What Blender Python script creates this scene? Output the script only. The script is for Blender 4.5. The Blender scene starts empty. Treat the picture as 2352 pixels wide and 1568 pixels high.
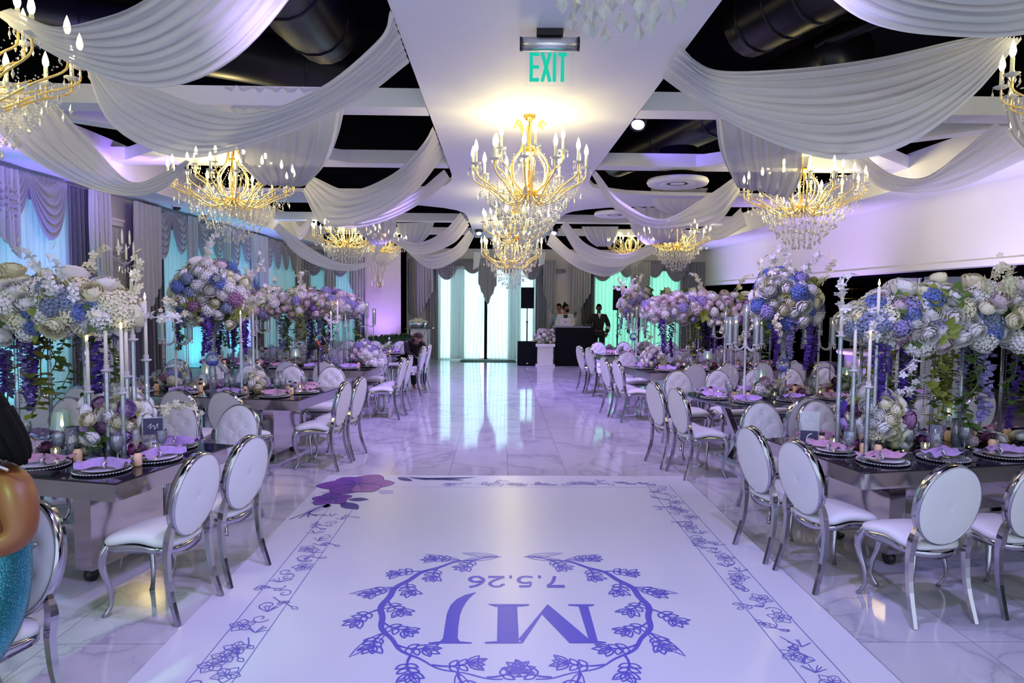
import bpy, bmesh, math, random
from mathutils import Vector, Matrix, Euler, noise
random.seed(7)
PI=math.pi; sin=math.sin; cos=math.cos; R=math.radians
S=bpy.context.scene; COL=S.collection
# ---------------------------------------------------------------- camera
FPX=1568.0; EYE=Vector((0,0,1.85))
_psi=math.atan(32/FPX); _th=math.atan(94/FPX); _ro=.008
FW=Vector((sin(_psi)*cos(_th),cos(_psi)*cos(_th),-sin(_th)))
_r=Vector((cos(_psi),-sin(_psi),0)); _u=_r.cross(FW)
RT=cos(_ro)*_r+sin(_ro)*_u; UP=-sin(_ro)*_r+cos(_ro)*_u
cd=bpy.data.cameras.new('camera'); cd.sensor_width=36; cd.lens=FPX/2352*36; cd.clip_end=100
cam=bpy.data.objects.new('camera',cd); COL.objects.link(cam)
m=Matrix((RT,UP,-FW)).transposed().to_4x4(); m.translation=EYE; cam.matrix_world=m
S.camera=cam
def ray(x,y): return FW*FPX+RT*(x-1176)+UP*(784-y)
def atY(x,y,Y): d=ray(x,y); return EYE+d*(Y/d.y)
def atZ(x,y,z): d=ray(x,y); return EYE+d*((z-1.85)/d.z)
def seen(p,mg=60):
    d=Vector(p)-EYE; w=d.dot(FW)
    if w<.3: return False
    px=1176+FPX*d.dot(RT)/w; py=784-FPX*d.dot(UP)/w
    return -mg<px<2352+mg and -mg<py<1568+mg
# ---------------------------------------------------------------- exposure, world, lights
vs=S.view_settings; vs.view_transform='Standard'; vs.look='None'; vs.gamma=1; vs.use_curve_mapping=False
vs.exposure=0.08
cy=S.cycles
cy.max_bounces=7; cy.diffuse_bounces=3; cy.glossy_bounces=4; cy.transmission_bounces=4; cy.transparent_max_bounces=16
cy.sample_clamp_indirect=4; cy.sample_clamp_direct=0; cy.caustics_reflective=False; cy.caustics_refractive=False
cy.use_adaptive_sampling=True; cy.adaptive_threshold=.03; cy.blur_glossy=.5
W=bpy.data.worlds.new('world'); S.world=W; W.use_nodes=True
W.node_tree.nodes['Background'].inputs[0].default_value=(.62,.73,.90,1); W.node_tree.nodes['Background'].inputs[1].default_value=1.55
def light(name,kind,loc,col,watts,size=.1,target=None,angle=60,blend=.6,sizey=None):
    l=bpy.data.lights.new(name,kind); l.color=col; l.energy=watts
    if kind=='AREA':
        l.size=size
        if sizey: l.shape='RECTANGLE'; l.size_y=sizey
    else: l.shadow_soft_size=size
    if kind=='SPOT': l.spot_size=R(angle); l.spot_blend=blend
    o=bpy.data.objects.new(name,l); COL.objects.link(o); o.location=loc
    if target is not None: o.rotation_euler=(Vector(target)-Vector(loc)).to_track_quat('-Z','Y').to_euler()
    return o
# unseen violet spots added to tint the hall: (position, aim, colour, watts, cone)
VIO=(.42,.34,1.0); LAV=(.62,.58,1.0); WRM=(1.0,.84,.38)
TINT_SPOTS=[((-.9,2.4,3.62),(-.3,4.2,0),(.40,.38,1),215,100),((1.55,2.4,3.62),(.8,4.3,0),(.38,.36,1),215,100),
 ((-.75,6.45,3.64),(-3.4,7.9,.6),(.56,.42,1),270,75),((1.42,6.45,3.64),(3.7,7.7,.6),(.48,.36,1),320,75),
 ((-.75,9.3,3.64),(-3.0,11.2,.6),(.46,.3,1),300,80),((1.42,9.3,3.64),(3.3,11.0,.6),(.48,.32,1),360,80),
 ((-.5,9.0,3.66),(.0,9.6,0),(.42,.30,1),480,110),((1.1,13.9,3.66),(.8,14.0,0),(.38,.26,1),520,115),((.3,18.3,3.66),(.6,17.2,0),(.38,.28,1),380,115),
 ((-2.0,14.6,3.6),(-3.0,14.2,0),(.46,.32,1),260,100),((2.6,14.6,3.6),(3.2,14.0,0),(.46,.32,1),300,100),
 ((-.75,3.6,3.64),(-3.2,4.4,.6),(.6,.45,1),150,80),((1.42,3.6,3.64),(3.7,4.5,.6),(.54,.45,1),160,80)]
for i,(p,t,c,w,a) in enumerate(TINT_SPOTS): light('added_tint_spot','SPOT',p,c,w,.08,t,a,.9)
# wall uplights, and spots added to tint the soffit, ducts and one chair
for p,t,c,w,a in [((5.2,12.2,.15),(6.46,13,3.0),(.60,.40,1),420,95),((5.2,7.6,.9),(6.46,8.4,3.0),(.66,.55,1),300,110),((5.2,18.0,.15),(6.46,18,3.0),(.50,.38,1),420,95),
   ((-5.3,8.8,.15),(-6.05,9.1,3.2),(.26,.10,1),420,46),((-3.5,19.6,.12),(-3.5,20.6,2.0),(.5,.25,1),260,80),((-5.4,12.5,.15),(-5.9,12.6,3.4),(.45,.35,1),80,60),
   ((-5.3,16.2,.15),(-6.05,16.5,3.2),(.3,.2,1),260,90),((-4.9,7.2,3.1),(-5.5,8.4,3.6),(.30,.16,1),60,120),((-4.6,9.0,3.2),(-5.25,10.2,3.75),(.40,.2,1),60,110),((-.9,4.9,4.3),(-1.9,5.6,4.6),(.2,.1,1),60,110),((1.7,9.0,4.2),(3.2,10.0,4.4),(.2,.1,1),60,100),((-3.5,6.2,4.3),(-4.0,7.6,4.7),(.2,.08,1),30,110),((-2.5,1.4,2.7),(-2.08,2.9,.6),(.45,1,.35),110,34),((-5.3,8.2,.12),(-6.0,8.7,2.2),(.1,.8,1),90,90),((-5.3,13.4,.12),(-6.0,13.6,2.2),(.05,.8,1),120,90),((-5.3,15.6,.12),(-6.0,15.8,2.2),(.05,.8,1),110,90)]:
    light('colour_wash_spot','SPOT',p,c,w,.05,t,a,.9)
# ---------------------------------------------------------------- materials
def mat(name,col=(.8,.8,.8),rough=.5,metal=0,spec=.5,**k):
    m=bpy.data.materials.new(name); m.use_nodes=True; b=m.node_tree.nodes['Principled BSDF']
    b.inputs['Base Color'].default_value=(*col,1); b.inputs['Roughness'].default_value=rough
    b.inputs['Metallic'].default_value=metal; b.inputs['Specular IOR Level'].default_value=spec
    if 'emit' in k:
        b.inputs['Emission Color'].default_value=(*k['emit'],1); b.inputs['Emission Strength'].default_value=k.get('es',1)
        if k.get('nosamp',1): m.cycles.emission_sampling='NONE'
    for kk,vv in (('coat','Coat Weight'),('sheen','Sheen Weight'),('sss','Subsurface Weight')):
        if kk in k: b.inputs[vv].default_value=k[kk]
    return m
def nodes(m): return m.node_tree.nodes, m.node_tree.links
def vary(m,scale,amt,dark=.6,detail=3,bump=0,stretch=None):
    """noise in base colour and/or bump"""
    n,l=nodes(m); b=n['Principled BSDF']; c=b.inputs['Base Color'].default_value[:3]
    tc=n.new('ShaderNodeTexCoord'); no=n.new('ShaderNodeTexNoise'); no.inputs['Scale'].default_value=scale; no.inputs['Detail'].default_value=detail
    src=tc.outputs['Object']
    if stretch:
        mp=n.new('ShaderNodeMapping'); mp.inputs['Scale'].default_value=stretch; l.new(src,mp.inputs[0]); src=mp.outputs[0]
    l.new(src,no.inputs['Vector'])
    if amt:
        r=n.new('ShaderNodeValToRGB'); r.color_ramp.elements[0].position=.5-amt; r.color_ramp.elements[1].position=.5+amt
        r.color_ramp.elements[0].color=(c[0]*dark,c[1]*dark,c[2]*dark,1); r.color_ramp.elements[1].color=(*c,1)
        l.new(no.outputs[0],r.inputs[0]); l.new(r.outputs[0],b.inputs['Base Color'])
    if bump:
        bp=n.new('ShaderNodeBump'); bp.inputs['Strength'].default_value=bump; bp.inputs['Distance'].default_value=.01
        l.new(no.outputs[0],bp.inputs['Height']); l.new(bp.outputs[0],b.inputs['Normal'])
    return m
def clear(name,tint=(.93,.97,1),gloss=.12,rough=.03,body=.0,bcol=(.8,.9,1)):
    """thin clear glass or acrylic: transparent with a fresnel reflection and a little body"""
    m=bpy.data.materials.new(name); m.use_nodes=True; n,l=nodes(m); n.clear()
    o=n.new('ShaderNodeOutputMaterial'); t=n.new('ShaderNodeBsdfTransparent'); t.inputs[0].default_value=(*tint,1)
    g=n.new('ShaderNodeBsdfGlossy'); g.inputs['Roughness'].default_value=rough
    f=n.new('ShaderNodeFresnel'); f.inputs[0].default_value=1.5; a=n.new('ShaderNodeMath'); a.operation='ADD'; a.use_clamp=True; a.inputs[1].default_value=gloss
    l.new(f.outputs[0],a.inputs[0]); x=n.new('ShaderNodeMixShader'); l.new(a.outputs[0],x.inputs[0]); l.new(t.outputs[0],x.inputs[1]); l.new(g.outputs[0],x.inputs[2])
    last=x
    if body:
        d=n.new('ShaderNodeBsdfDiffuse'); d.inputs[0].default_value=(*bcol,1); y=n.new('ShaderNodeMixShader'); y.inputs[0].default_value=body
        l.new(x.outputs[0],y.inputs[1]); l.new(d.outputs[0],y.inputs[2]); last=y
    l.new(last.outputs[0],o.inputs[0]); return m
def sheer(name,col,trans=.25,tl=.5,stripes=None):
    m=bpy.data.materials.new(name); m.use_nodes=True; n,l=nodes(m); n.clear()
    o=n.new('ShaderNodeOutputMaterial'); d=n.new('ShaderNodeBsdfDiffuse'); d.inputs[0].default_value=(*col,1)
    t=n.new('ShaderNodeBsdfTranslucent'); t.inputs[0].default_value=(*col,1); p=n.new('ShaderNodeBsdfTransparent')
    a=n.new('ShaderNodeMixShader'); a.inputs[0].default_value=tl; b=n.new('ShaderNodeMixShader'); b.inputs[0].default_value=trans
    l.new(d.outputs[0],a.inputs[1]); l.new(t.outputs[0],a.inputs[2]); l.new(a.outputs[0],b.inputs[1]); l.new(p.outputs[0],b.inputs[2]); l.new(b.outputs[0],o.inputs[0])
    return m
M={}
M['white']=mat('white_paint',(.82,.82,.84),.55); M['ceil']=mat('ceiling_paint',(.80,.81,.85),.6)
M['wallp']=vary(mat('wall_paper',(.62,.60,.62),.7),30,.2,.9,bump=.15)
M['black']=mat('plenum_black',(.004,.004,.006),1,spec=0); M['blackm']=mat('black_metal',(.012,.012,.014),.4)
M['matte']=mat('matte_black',(.006,.007,.010),.8,spec=.12)
M['duct']=vary(mat('black_duct',(.010,.010,.016),.34,metal=.0,spec=.35),4,.2,.6)
M['leather']=vary(mat('white_leather',(.78,.78,.79),.38),60,0,bump=.05)
M['chrome']=vary(mat('chrome',(.50,.48,.54),.12,1),8,0,bump=.04)
M['gold']=mat('gold_metal',(.85,.52,.10),.22,1)
M['goldglow']=mat('gold_glass_arm',(.90,.66,.22),.25,.6,emit=(1,.62,.12),es=.035)  # emission puts a faint warm glow into the metal arms
M['bulb']=mat('candle_bulb',(1,.95,.8),.4,emit=(1,.88,.50),es=14)
M['ivory']=mat('ivory_candle_sleeve',(.85,.83,.62),.5,emit=(1,.9,.5),es=.12)  # faint warm glow put into the candle sleeves, besides the bulbs
M['flame']=mat('candle_flame',(1,.9,.6),.5,emit=(1,.78,.3),es=6)
M['crystal']=clear('crystal_glass',(.96,.97,1),.38,.08,.48,(1,1,.97)); M['glass']=clear('clear_glass',(.98,.99,1),.16,.04,.14)
M['acrylic']=clear('clear_acrylic',(.93,.97,1),.20,.06,.13,(.75,.88,1)); M['water']=clear('water',(.85,.93,.95),.1,.02,.1,(.8,.9,.85))
M['bead']=mat('silver_bead',(.80,.80,.85),.15,.85)
M['tabletop']=mat('smoked_glass_top',(.012,.012,.018),.06,spec=.75); M['topclear']=clear('green_glass_top',(.55,.66,.66),.16,.03,.05,(.3,.5,.5))
M['mirror']=vary(mat('mirror_panel',(.62,.57,.60),.10,1),3,.3,.85,bump=.02)
M['wax']=mat('ivory_wax',(.90,.86,.70),.4,sss=.1); M['plate']=mat('white_china',(.82,.80,.86),.2)
M['napkin']=vary(mat('lilac_napkin',(.58,.38,.80),.75,sheen=.3),25,.3,.7); M['napkin2']=vary(mat('rose_napkin',(.62,.34,.50),.75,sheen=.3),25,.3,.7)
M['juice']=mat('peach_drink',(.88,.62,.36),.3,emit=(.9,.5,.2),es=.05); M['shade']=clear('ribbed_glass_shade',(.8,.95,.9),.25,.1,.35,(.65,.95,.85))  # peach drink given a slight glow, no lamp inside
M['bluegel']=mat('blue_water_beads',(.02,.08,.75),.2,emit=(.02,.06,.8),es=.15); M['card']=mat('navy_card',(.05,.05,.10),.4); M['ink']=mat('white_ink',(.9,.9,.95),.5)  # blue vase filling glows a little through its own emission
M['grey']=vary(mat('grey_velvet',(.27,.275,.33),.7,sheen=.5),60,.2,.8); M['grey2']=vary(mat('silver_satin',(.42,.44,.46),.5,sheen=.3),60,.15,.85)
M['dgrey']=vary(mat('charcoal_velvet',(.07,.075,.10),.8,sheen=.3),40,.2,.7)
M['sheer']=sheer('ceiling_sheer',(.80,.80,.82),.10,.35); M['curtain']=sheer('window_sheer',(.75,.78,.80),.12,.55)
M['leaf']=vary(mat('green_leaf',(.10,.20,.035),.45),30,.3,.6); M['leafb']=vary(mat('yellow_green_leaf',(.30,.36,.05),.5),30,.3,.6)
M['palm']=mat('palm_leaf',(.01,.06,.03),.5)
def flowm(nm,c,d=.7): return vary(mat(nm,c,.65,sss=.05),18,.35,d)
FC={'white':flowm('white_petal',(.90,.89,.85),.9),'cream':flowm('cream_petal',(.90,.87,.60),.9),'blush':flowm('blush_petal',(.80,.66,.70),.85),
 'lilac':flowm('lilac_petal',(.55,.36,.72)),'violet':flowm('violet_petal',(.13,.06,.42)),'plum':flowm('plum_petal',(.17,.06,.12)),'blue':flowm('blue_petal',(.14,.22,.58)),
 'dusty':flowm('dusty_blue_petal',(.28,.34,.50)),'periwinkle':flowm('periwinkle_petal',(.38,.34,.66)),'mauve':flowm('mauve_petal',(.40,.20,.36)),'rose':flowm('magenta_petal',(.45,.10,.28))}
def setm(me,m): me.materials.clear(); me.materials.append(M[m] if isinstance(m,str) else m)
# floor: polished marble tiles 0.615 x 1.22
def floor_mat():
    m=mat('marble_floor',(.8,.8,.82),.07,spec=.6); n,l=nodes(m); b=n['Principled BSDF']
    g=n.new('ShaderNodeNewGeometry'); sp=n.new('ShaderNodeSeparateXYZ'); l.new(g.outputs['Position'],sp.inputs[0])
    def mth(op,a,bv,cl=False):
        x=n.new('ShaderNodeMath'); x.operation=op; x.use_clamp=cl
        for i,v in enumerate((a,bv)):
            if v is None: continue
            if isinstance(v,(int,float)): x.inputs[i].default_value=v
            else: l.new(v,x.inputs[i])
        return x.outputs[0]
    def joint(o,step,off,w):
        a=mth('DIVIDE',mth('SUBTRACT',o,off),step); f=mth('FRACT',a,None); d=mth('ABSOLUTE',mth('SUBTRACT',f,.5),None)
        return mth('GREATER_THAN',d,.5-w/step), mth('FLOOR',a,None)
    jx,ix=joint(sp.outputs[0],.625,.74,.0022); jy,iy=joint(sp.outputs[1],1.18,7.13,.0022)
    j=mth('MAXIMUM',jx,jy)
    cmb=n.new('ShaderNodeCombineXYZ'); l.new(mth('MULTIPLY',ix,7.3),cmb.inputs[0]); l.new(mth('MULTIPLY',iy,3.7),cmb.inputs[1])
    va=n.new('ShaderNodeVectorMath'); va.operation='ADD'; l.new(g.outputs['Position'],va.inputs[0]); l.new(cmb.outputs[0],va.inputs[1])
    no=n.new('ShaderNodeTexNoise'); no.inputs['Scale'].default_value=.7; no.inputs['Detail'].default_value=6; no.inputs['Distortion'].default_value=1.2; l.new(va.outputs[0],no.inputs['Vector'])
    v=mth('ABSOLUTE',mth('SUBTRACT',no.outputs[0],.5),None); rp=n.new('ShaderNodeValToRGB'); l.new(v,rp.inputs[0])
    e=rp.color_ramp.elements; e[0].position=0; e[0].color=(.42,.42,.48,1); e[1].position=.012; e[1].color=(.55,.55,.60,1); x=rp.color_ramp.elements.new(.06); x.color=(.62,.62,.66,1)
    mx=n.new('ShaderNodeMix'); mx.data_type='RGBA'; l.new(j,mx.inputs[0]); l.new(rp.outputs[0],mx.inputs[6]); mx.inputs[7].default_value=(.22,.22,.26,1); l.new(mx.outputs[2],b.inputs['Base Color'])
    return m
M['floor']=floor_mat(); M['vinyl']=mat('white_vinyl',(.76,.77,.86),.28,spec=.4); M['vprint']=mat('indigo_print',(.11,.10,.60),.35); M['vline']=mat('line_print',(.16,.16,.55),.4)
M['vpurp']=vary(mat('purple_print',(.24,.06,.48),.4),2.2,.2,.65); M['vpink']=vary(mat('pink_print',(.42,.16,.50),.4),3,.2,.7); M['vdark']=mat('dark_indigo_print',(.05,.04,.26),.4); M['vghost']=mat('pale_print',(.55,.52,.80),.4)
M['pane']=mat('lit_window_pane',(.7,.9,.9),.4,emit=(.60,1.0,1.0),es=2.9,nosamp=0)
M['paneg']=mat('green_lit_window_pane',(.5,.9,.7),.4,emit=(.30,.95,.72),es=1.5,nosamp=0); M['panec']=mat('cyan_lit_window_pane',(.5,.9,.9),.4,emit=(.25,.75,.92),es=.62,nosamp=0)
M['skin']=mat('dark_skin',(.09,.035,.018),.45,sss=.05); M['skin2']=mat('brown_skin',(.27,.09,.035),.42,sss=.05); M['skin3']=mat('light_skin',(.45,.25,.18),.5); M['hair']=mat('black_hair',(.003,.003,.004),.8,spec=.15)
M['hair2']=mat('brown_hair',(.05,.02,.015),.45); M['cloth_black']=mat('black_cloth',(.008,.008,.012),.8); M['cloth_white']=mat('white_cloth',(.7,.72,.75),.7); M['cloth_grey']=mat('grey_cloth',(.22,.24,.30),.8); M['shirt']=mat('navy_shirt',(.01,.02,.06),.7)
def sequin():
    m=mat('turquoise_sequin',(.03,.30,.36),.25,metal=.6); n,l=nodes(m); b=n['Principled BSDF']; tc=n.new('ShaderNodeTexCoord'); v=n.new('ShaderNodeTexVoronoi'); v.inputs['Scale'].default_value=150
    l.new(tc.outputs['Object'],v.inputs['Vector']); r=n.new('ShaderNodeValToRGB'); r.color_ramp.elements[0].color=(.55,.85,.9,1); r.color_ramp.elements[1].position=.35; r.color_ramp.elements[1].color=(.03,.24,.32,1)
    l.new(v.outputs['Distance'],r.inputs[0]); l.new(r.outputs[0],b.inputs['Base Color']); bp=n.new('ShaderNodeBump'); bp.inputs['Strength'].default_value=.8; l.new(v.outputs['Distance'],bp.inputs['Height']); l.new(bp.outputs[0],b.inputs['Normal']); return m
M['sequin']=sequin()
# ---------------------------------------------------------------- mesh builder
class MB:
    def __init__(s): s.v=[]; s.f=[]; s.sm=[]
    def add(s,vs,fs,smooth=True):
        o=len(s.v); s.v+= [tuple(v) for v in vs]; s.f+=[tuple(i+o for i in f) for f in fs]; s.sm+=[smooth]*len(fs); return s
    def box(s,x0,x1,y0,y1,z0,z1):
        v=[(x,y,z) for z in (z0,z1) for y in (y0,y1) for x in (x0,x1)]
        return s.add(v,[(0,2,3,1),(4,5,7,6),(0,1,5,4),(2,6,7,3),(0,4,6,2),(1,3,7,5)],False)
    def prism(s,pts,z0,z1,axis='z',smooth=False):
        n=len(pts); f=lambda p,h:(p[0],p[1],h) if axis=='z' else ((p[0],h,p[1]) if axis=='y' else (h,p[0],p[1]))
        v=[f(p,z0) for p in pts]+[f(p,z1) for p in pts]
        return s.add(v,[tuple(range(n-1,-1,-1)),tuple(range(n,2*n))]+[(i,(i+1)%n,n+(i+1)%n,n+i) for i in range(n)],smooth)
    def tube(s,pts,r,k=6,close=False,cap=True,smooth=True,flat=None):
        pts=[Vector(p) for p in pts]; n=len(pts); rr=r if isinstance(r,(list,tuple)) else [r]*n; vs=[]; prev=None
        for i,p in enumerate(pts):
            a=pts[(i-1)%n] if (close or i>0) else p; b=pts[(i+1)%n] if (close or i<n-1) else p
            t=(b-a).normalized() if (b-a).length>1e-9 else Vector((0,0,1))
            if prev is None:
                q=Vector((0,0,1)) if abs(t.z)<.9 else Vector((1,0,0)); x=t.cross(q).normalized()
            else:
                x=(prev-t*prev.dot(t)); x=x.normalized() if x.length>1e-6 else t.orthogonal().normalized()
            prev=x; y=t.cross(x); fl=flat or 1
            for j in range(k): a2=2*PI*j/k+(PI/4 if k==4 else 0); vs.append(p+(x*cos(a2)+y*sin(a2)*fl)*rr[i])
        fs=[(i*k+j,i*k+(j+1)%k,((i+1)%n)*k+(j+1)%k,((i+1)%n)*k+j) for i in range(n if close else n-1) for j in range(k)]
        if cap and not close: fs+=[tuple(range(k-1,-1,-1)),tuple((n-1)*k+j for j in range(k))]
        return s.add(vs,fs,smooth)
    def lathe(s,prof,k=16,c=(0,0,0),smooth=True,rib=0):
        vs=[]; fs=[]; n=len(prof)
        for r_,z in prof:
            for j in range(k):
                a=2*PI*j/k; q=r_*(1+(rib if j%2 else -rib)); vs.append((c[0]+q*cos(a),c[1]+q*sin(a),c[2]+z))
        fs=[(i*k+j,i*k+(j+1)%k,(i+1)*k+(j+1)%k,(i+1)*k+j) for i in range(n-1) for j in range(k)]
        if prof[0][0]>1e-4: fs.append(tuple(range(k-1,-1,-1)))
        if prof[-1][0]>1e-4: fs.append(tuple((n-1)*k+j for j in range(k)))
        return s.add(vs,fs,smooth)
    def bowl(s,prof,k=16,c=(0,0,0)):   # open lathe, no caps
        vs=[(c[0]+r_*cos(2*PI*j/k),c[1]+r_*sin(2*PI*j/k),c[2]+z) for r_,z in prof for j in range(k)]
        return s.add(vs,[(i*k+j,i*k+(j+1)%k,(i+1)*k+(j+1)%k,(i+1)*k+j) for i in range(len(prof)-1) for j in range(k)])
    def grid(s,fn,nu,nv,smooth=True):
        vs=[fn(i/nu,j/nv) for j in range(nv+1) for i in range(nu+1)]
        return s.add(vs,[(j*(nu+1)+i,j*(nu+1)+i+1,(j+1)*(nu+1)+i+1,(j+1)*(nu+1)+i) for j in range(nv) for i in range(nu)],smooth)
    def octa(s,c,r,h=None,h2=None):
        x,y,z=c; h=h or r; h2=h2 or h
        v=[(x+r,y,z),(x,y+r,z),(x-r,y,z),(x,y-r,z),(x,y,z+h),(x,y,z-h2)]
        return s.add(v,[(0,1,4),(1,2,4),(2,3,4),(3,0,4),(1,0,5),(2,1,5),(3,2,5),(0,3,5)],False)
    def ball(s,c,r,k=10,n=6,sz=1):
        return s.lathe([(max(r*sin(PI*i/n),1e-5),-r*sz*cos(PI*i/n)) for i in range(n+1)],k,c)
    def merge(s,o,mtx):
        b=len(s.v); s.v+=[tuple(mtx@Vector(v)) for v in o.v]; s.f+=[tuple(i+b for i in f) for f in o.f]; s.sm+=o.sm; return s
    def mesh(s,name,m):
        me=bpy.data.meshes.new(name); me.from_pydata(s.v,[],s.f); me.polygons.foreach_set('use_smooth',s.sm); setm(me,m); me.update(); return me
def T(x=0,y=0,z=0,rz=0,rx=0,ry=0,s=1): return Matrix.Translation((x,y,z))@Euler((rx,ry,rz)).to_matrix().to_4x4()@Matrix.Scale(s,4)
def props(o,label=None,cat=None,group=None,kind=None):
    for k,v in (('label',label),('category',cat),('group',group),('kind',kind)):
        if v: o[k]=v
    return o
def link(name,data,parent=None,mtx=None):
    o=bpy.data.objects.new(name,data); COL.objects.link(o)
    if parent is not None: o.parent=parent
    if mtx is not None: o.matrix_local=mtx
    return o
def build(name,mb,m,parent=None,mtx=None): return link(name,mb.mesh(name,m),parent,mtx)
I4=Matrix.Identity(4)
def P(name,mb,m,mtx=I4,kids=(),**pr):       # a part of a kit: mesh shared by every copy
    return (name, mb.mesh(name,m) if isinstance(mb,MB) else mb, mtx, kids, pr)
_lab={}
def place(kit,mtx,label,cat,group=None,name=None,extra=()):
    """one thing from a kit = (name, own mesh or None, [parts])"""
    o=link(name or kit[0],kit[1],None,mtx); props(o,label,cat,group); _lab[label]=_lab.get(label,0)+1
    for (n,me,mt,kids,pr) in list(kit[2])+list(extra):
        c=link(n,me,o,mt); props(c,**pr)
        for (n2,me2,mt2,_,pr2) in kids: props(link(n2,me2,c,mt2),**pr2)
    return o
def struct(name,mb,m): return props(build(name,mb,m),kind='structure')
def solo(name,mb,m,label,cat,mtx=None,group=None,kind=None): return props(build(name,mb,m,None,mtx),label,cat,group,kind)
def empty(name,loc,rz,label,cat,group=None):
    return props(link(name,None,None,T(*loc,rz)),label,cat,group)
def thick(o,t):
    md=o.modifiers.new('t','SOLIDIFY'); md.thickness=t; md.offset=0; return o
def crom(ps,n):
    """Catmull-Rom samples through points"""
    ps=[Vector(p) for p in ps]; out=[]
    for i in range(n+1):
        t=i/n*(len(ps)-1); k=min(int(t),len(ps)-2); f=t-k
        a=ps[k-1] if k>0 else ps[k]*2-ps[k+1]; b=ps[k]; c=ps[k+1]; d=ps[k+2] if k+2<len(ps) else ps[k+1]*2-ps[k]
        out.append(.5*((2*b)+(c-a)*f+(2*a-5*b+4*c-d)*f*f+(3*b-a-3*c+d)*f**3))
    return out
# ---------------------------------------------------------------- room shell
XL,XR,YE,YL=-6.1,6.46,21.4,20.75
struct('floor',MB().box(-8,12,-2,22.5,-.1,0),M['floor'])
struct('wall_left',MB().box(-6.3,XL,-2,YE+.2,0,3.45),M['wallp'])
b=MB().box(-6.1,-2.8,YL,YL+.2,0,3.45); b.box(-2.95,-2.8,YL,YE+.2,0,3.45); b.box(-2.8,6.5,YE,YE+.2,0,3.45); struct('wall_back',b,M['wallp'])
struct('wall_right',MB().box(XR,XR+.25,-2,YE,2.36,3.45),M['white'])
struct('wall_bar',MB().box(11,11.2,-2,YE+.2,0,2.4).box(6.5,11,YE,YE+.2,0,2.4),M['black'])
struct('ceiling_bar',MB().box(XR+.25,11,-2,YE,2.36,2.46),M['black'])
struct('ceiling_plenum',MB().box(-6.3,11,-2,YE+.3,5.3,5.4).box(-6.4,-6.3,-2,YE+.3,3.4,5.3).box(6.71,6.85,-2,YE+.3,3.4,5.3).box(-6.3,6.8,YE+.2,YE+.3,3.4,5.3),M['black'])
struct('ceiling_left_soffit',MB().box(XL,-5.25,-2,YL,3.45,3.5).box(-5.3,-5.25,-2,YL,3.5,3.98),M['ceil'])
struct('ceiling_right_soffit',MB().box(5.6,XR+.2,-2,YE,3.45,3.5).box(5.6,5.65,-2,YE,3.5,3.9),M['ceil'])
half=[(1.03,-2),(1.03,10.2),(1.07,10.75),(1.2,11.2),(1.45,11.55),(1.85,11.82),(2.6,11.98),(5.3,12.05),(5.3,13.3),(2.6,13.42),(1.85,13.6),(1.45,13.9),(1.2,14.25),(1.07,14.7),(1.03,15.2),(1.03,20.4)]
pts=[(.33+x,y) for x,y in half]+[(.33-(x if x<5 else 5.6),y) for x,y in reversed(half)]
struct('ceiling_centre',MB().prism(pts,3.7,3.76),M['ceil'])
for i,y in enumerate((6.72,9.46,16.2,19.3)):
    struct('beam',MB().box(-5.27,-.71,y,y+.3,3.7,3.88).box(1.37,5.62,y,y+.3,3.7,3.88),M['ceil'])
for sx in (-1,1):   # diagonal cross beams that carry the side chandeliers
    cx=.33+sx*3.88
    for (x0,y0,x1,y1) in ((cx-1.5,9.6,cx+1.4,7.0),(cx-1.4,7.0,cx+1.5,9.6),(cx-sx*.15,4.4,cx+sx*1.75,5.6)):
        d=Vector((x1-x0,y1-y0,0)); L=d.length
        b=MB().box(-.11,.11,0,L,3.7,3.86)
        o=struct('beam_diagonal',b,M['ceil']); o.matrix_local=T(x0,y0,.003,math.atan2(-d.x,d.y))
struct('trim_crown',MB().box(XL,XL+.06,10.55,11.2,2.98,3.08).box(XL,XL+.09,10.55,11.2,3.05,3.09),M['white'])
struct('trim_soffit',MB().box(XR-.02,XR,-2,YE,2.36,2.44),M['white'])
struct('baseboard_left',MB().box(XL,XL+.025,-2,YL,0,.14),M['white']); struct('baseboard_back',MB().box(-2.8,XR,YE-.025,YE,0,.14).box(XL,-2.8,YL-.025,YL,0,.14),M['white'])
# ---------------------------------------------------------------- windows with lit panes
def window(i,x0,x1,z0,z1,mtx,pane):
    f=MB(); w=.06
    for a in ((x0-w,x1+w,z1,z1+w),(x0-w,x1+w,z0-w,z0),(x0-w,x0,z0,z1),(x1,x1+w,z0,z1)): f.box(a[0],a[1],-.05,-.005,a[2],a[3])
    k=max(1,round((x1-x0)/.8))
    for q in range(1,k): xx=x0+(x1-x0)*q/k; f.box(xx-.02,xx+.02,-.045,-.01,z0,z1)
    o=build('window_%d'%i,f,M['white'],None,mtx); props(o,kind='structure')
    build('window_glass',MB().box(x0,x1,-.03,-.012,z0,z1),M[pane],o)
ML=T(XL,0,0,PI/2); ME=T(0,YE,0); MLE=T(0,YL,0)
window(1,5.2,9.7,.35,3.2,ML,'panec'); window(2,12.35,16.6,.35,3.2,ML,'panec'); window(3,17.6,20.2,.35,3.2,ML,'panec')
window(4,-1.8,1.08,.05,2.85,ME,'pane'); window(5,3.0,5.7,.35,2.85,ME,'paneg'); window(6,-5.75,-4.35,.6,2.7,MLE,'panec')
struct('dark_gap_strip',MB().box(-.44,-.34,YE-.10,YE-.05,.02,2.85),M['matte'])  # dark strip added to darken the bright pane seen between the curtains
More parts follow.
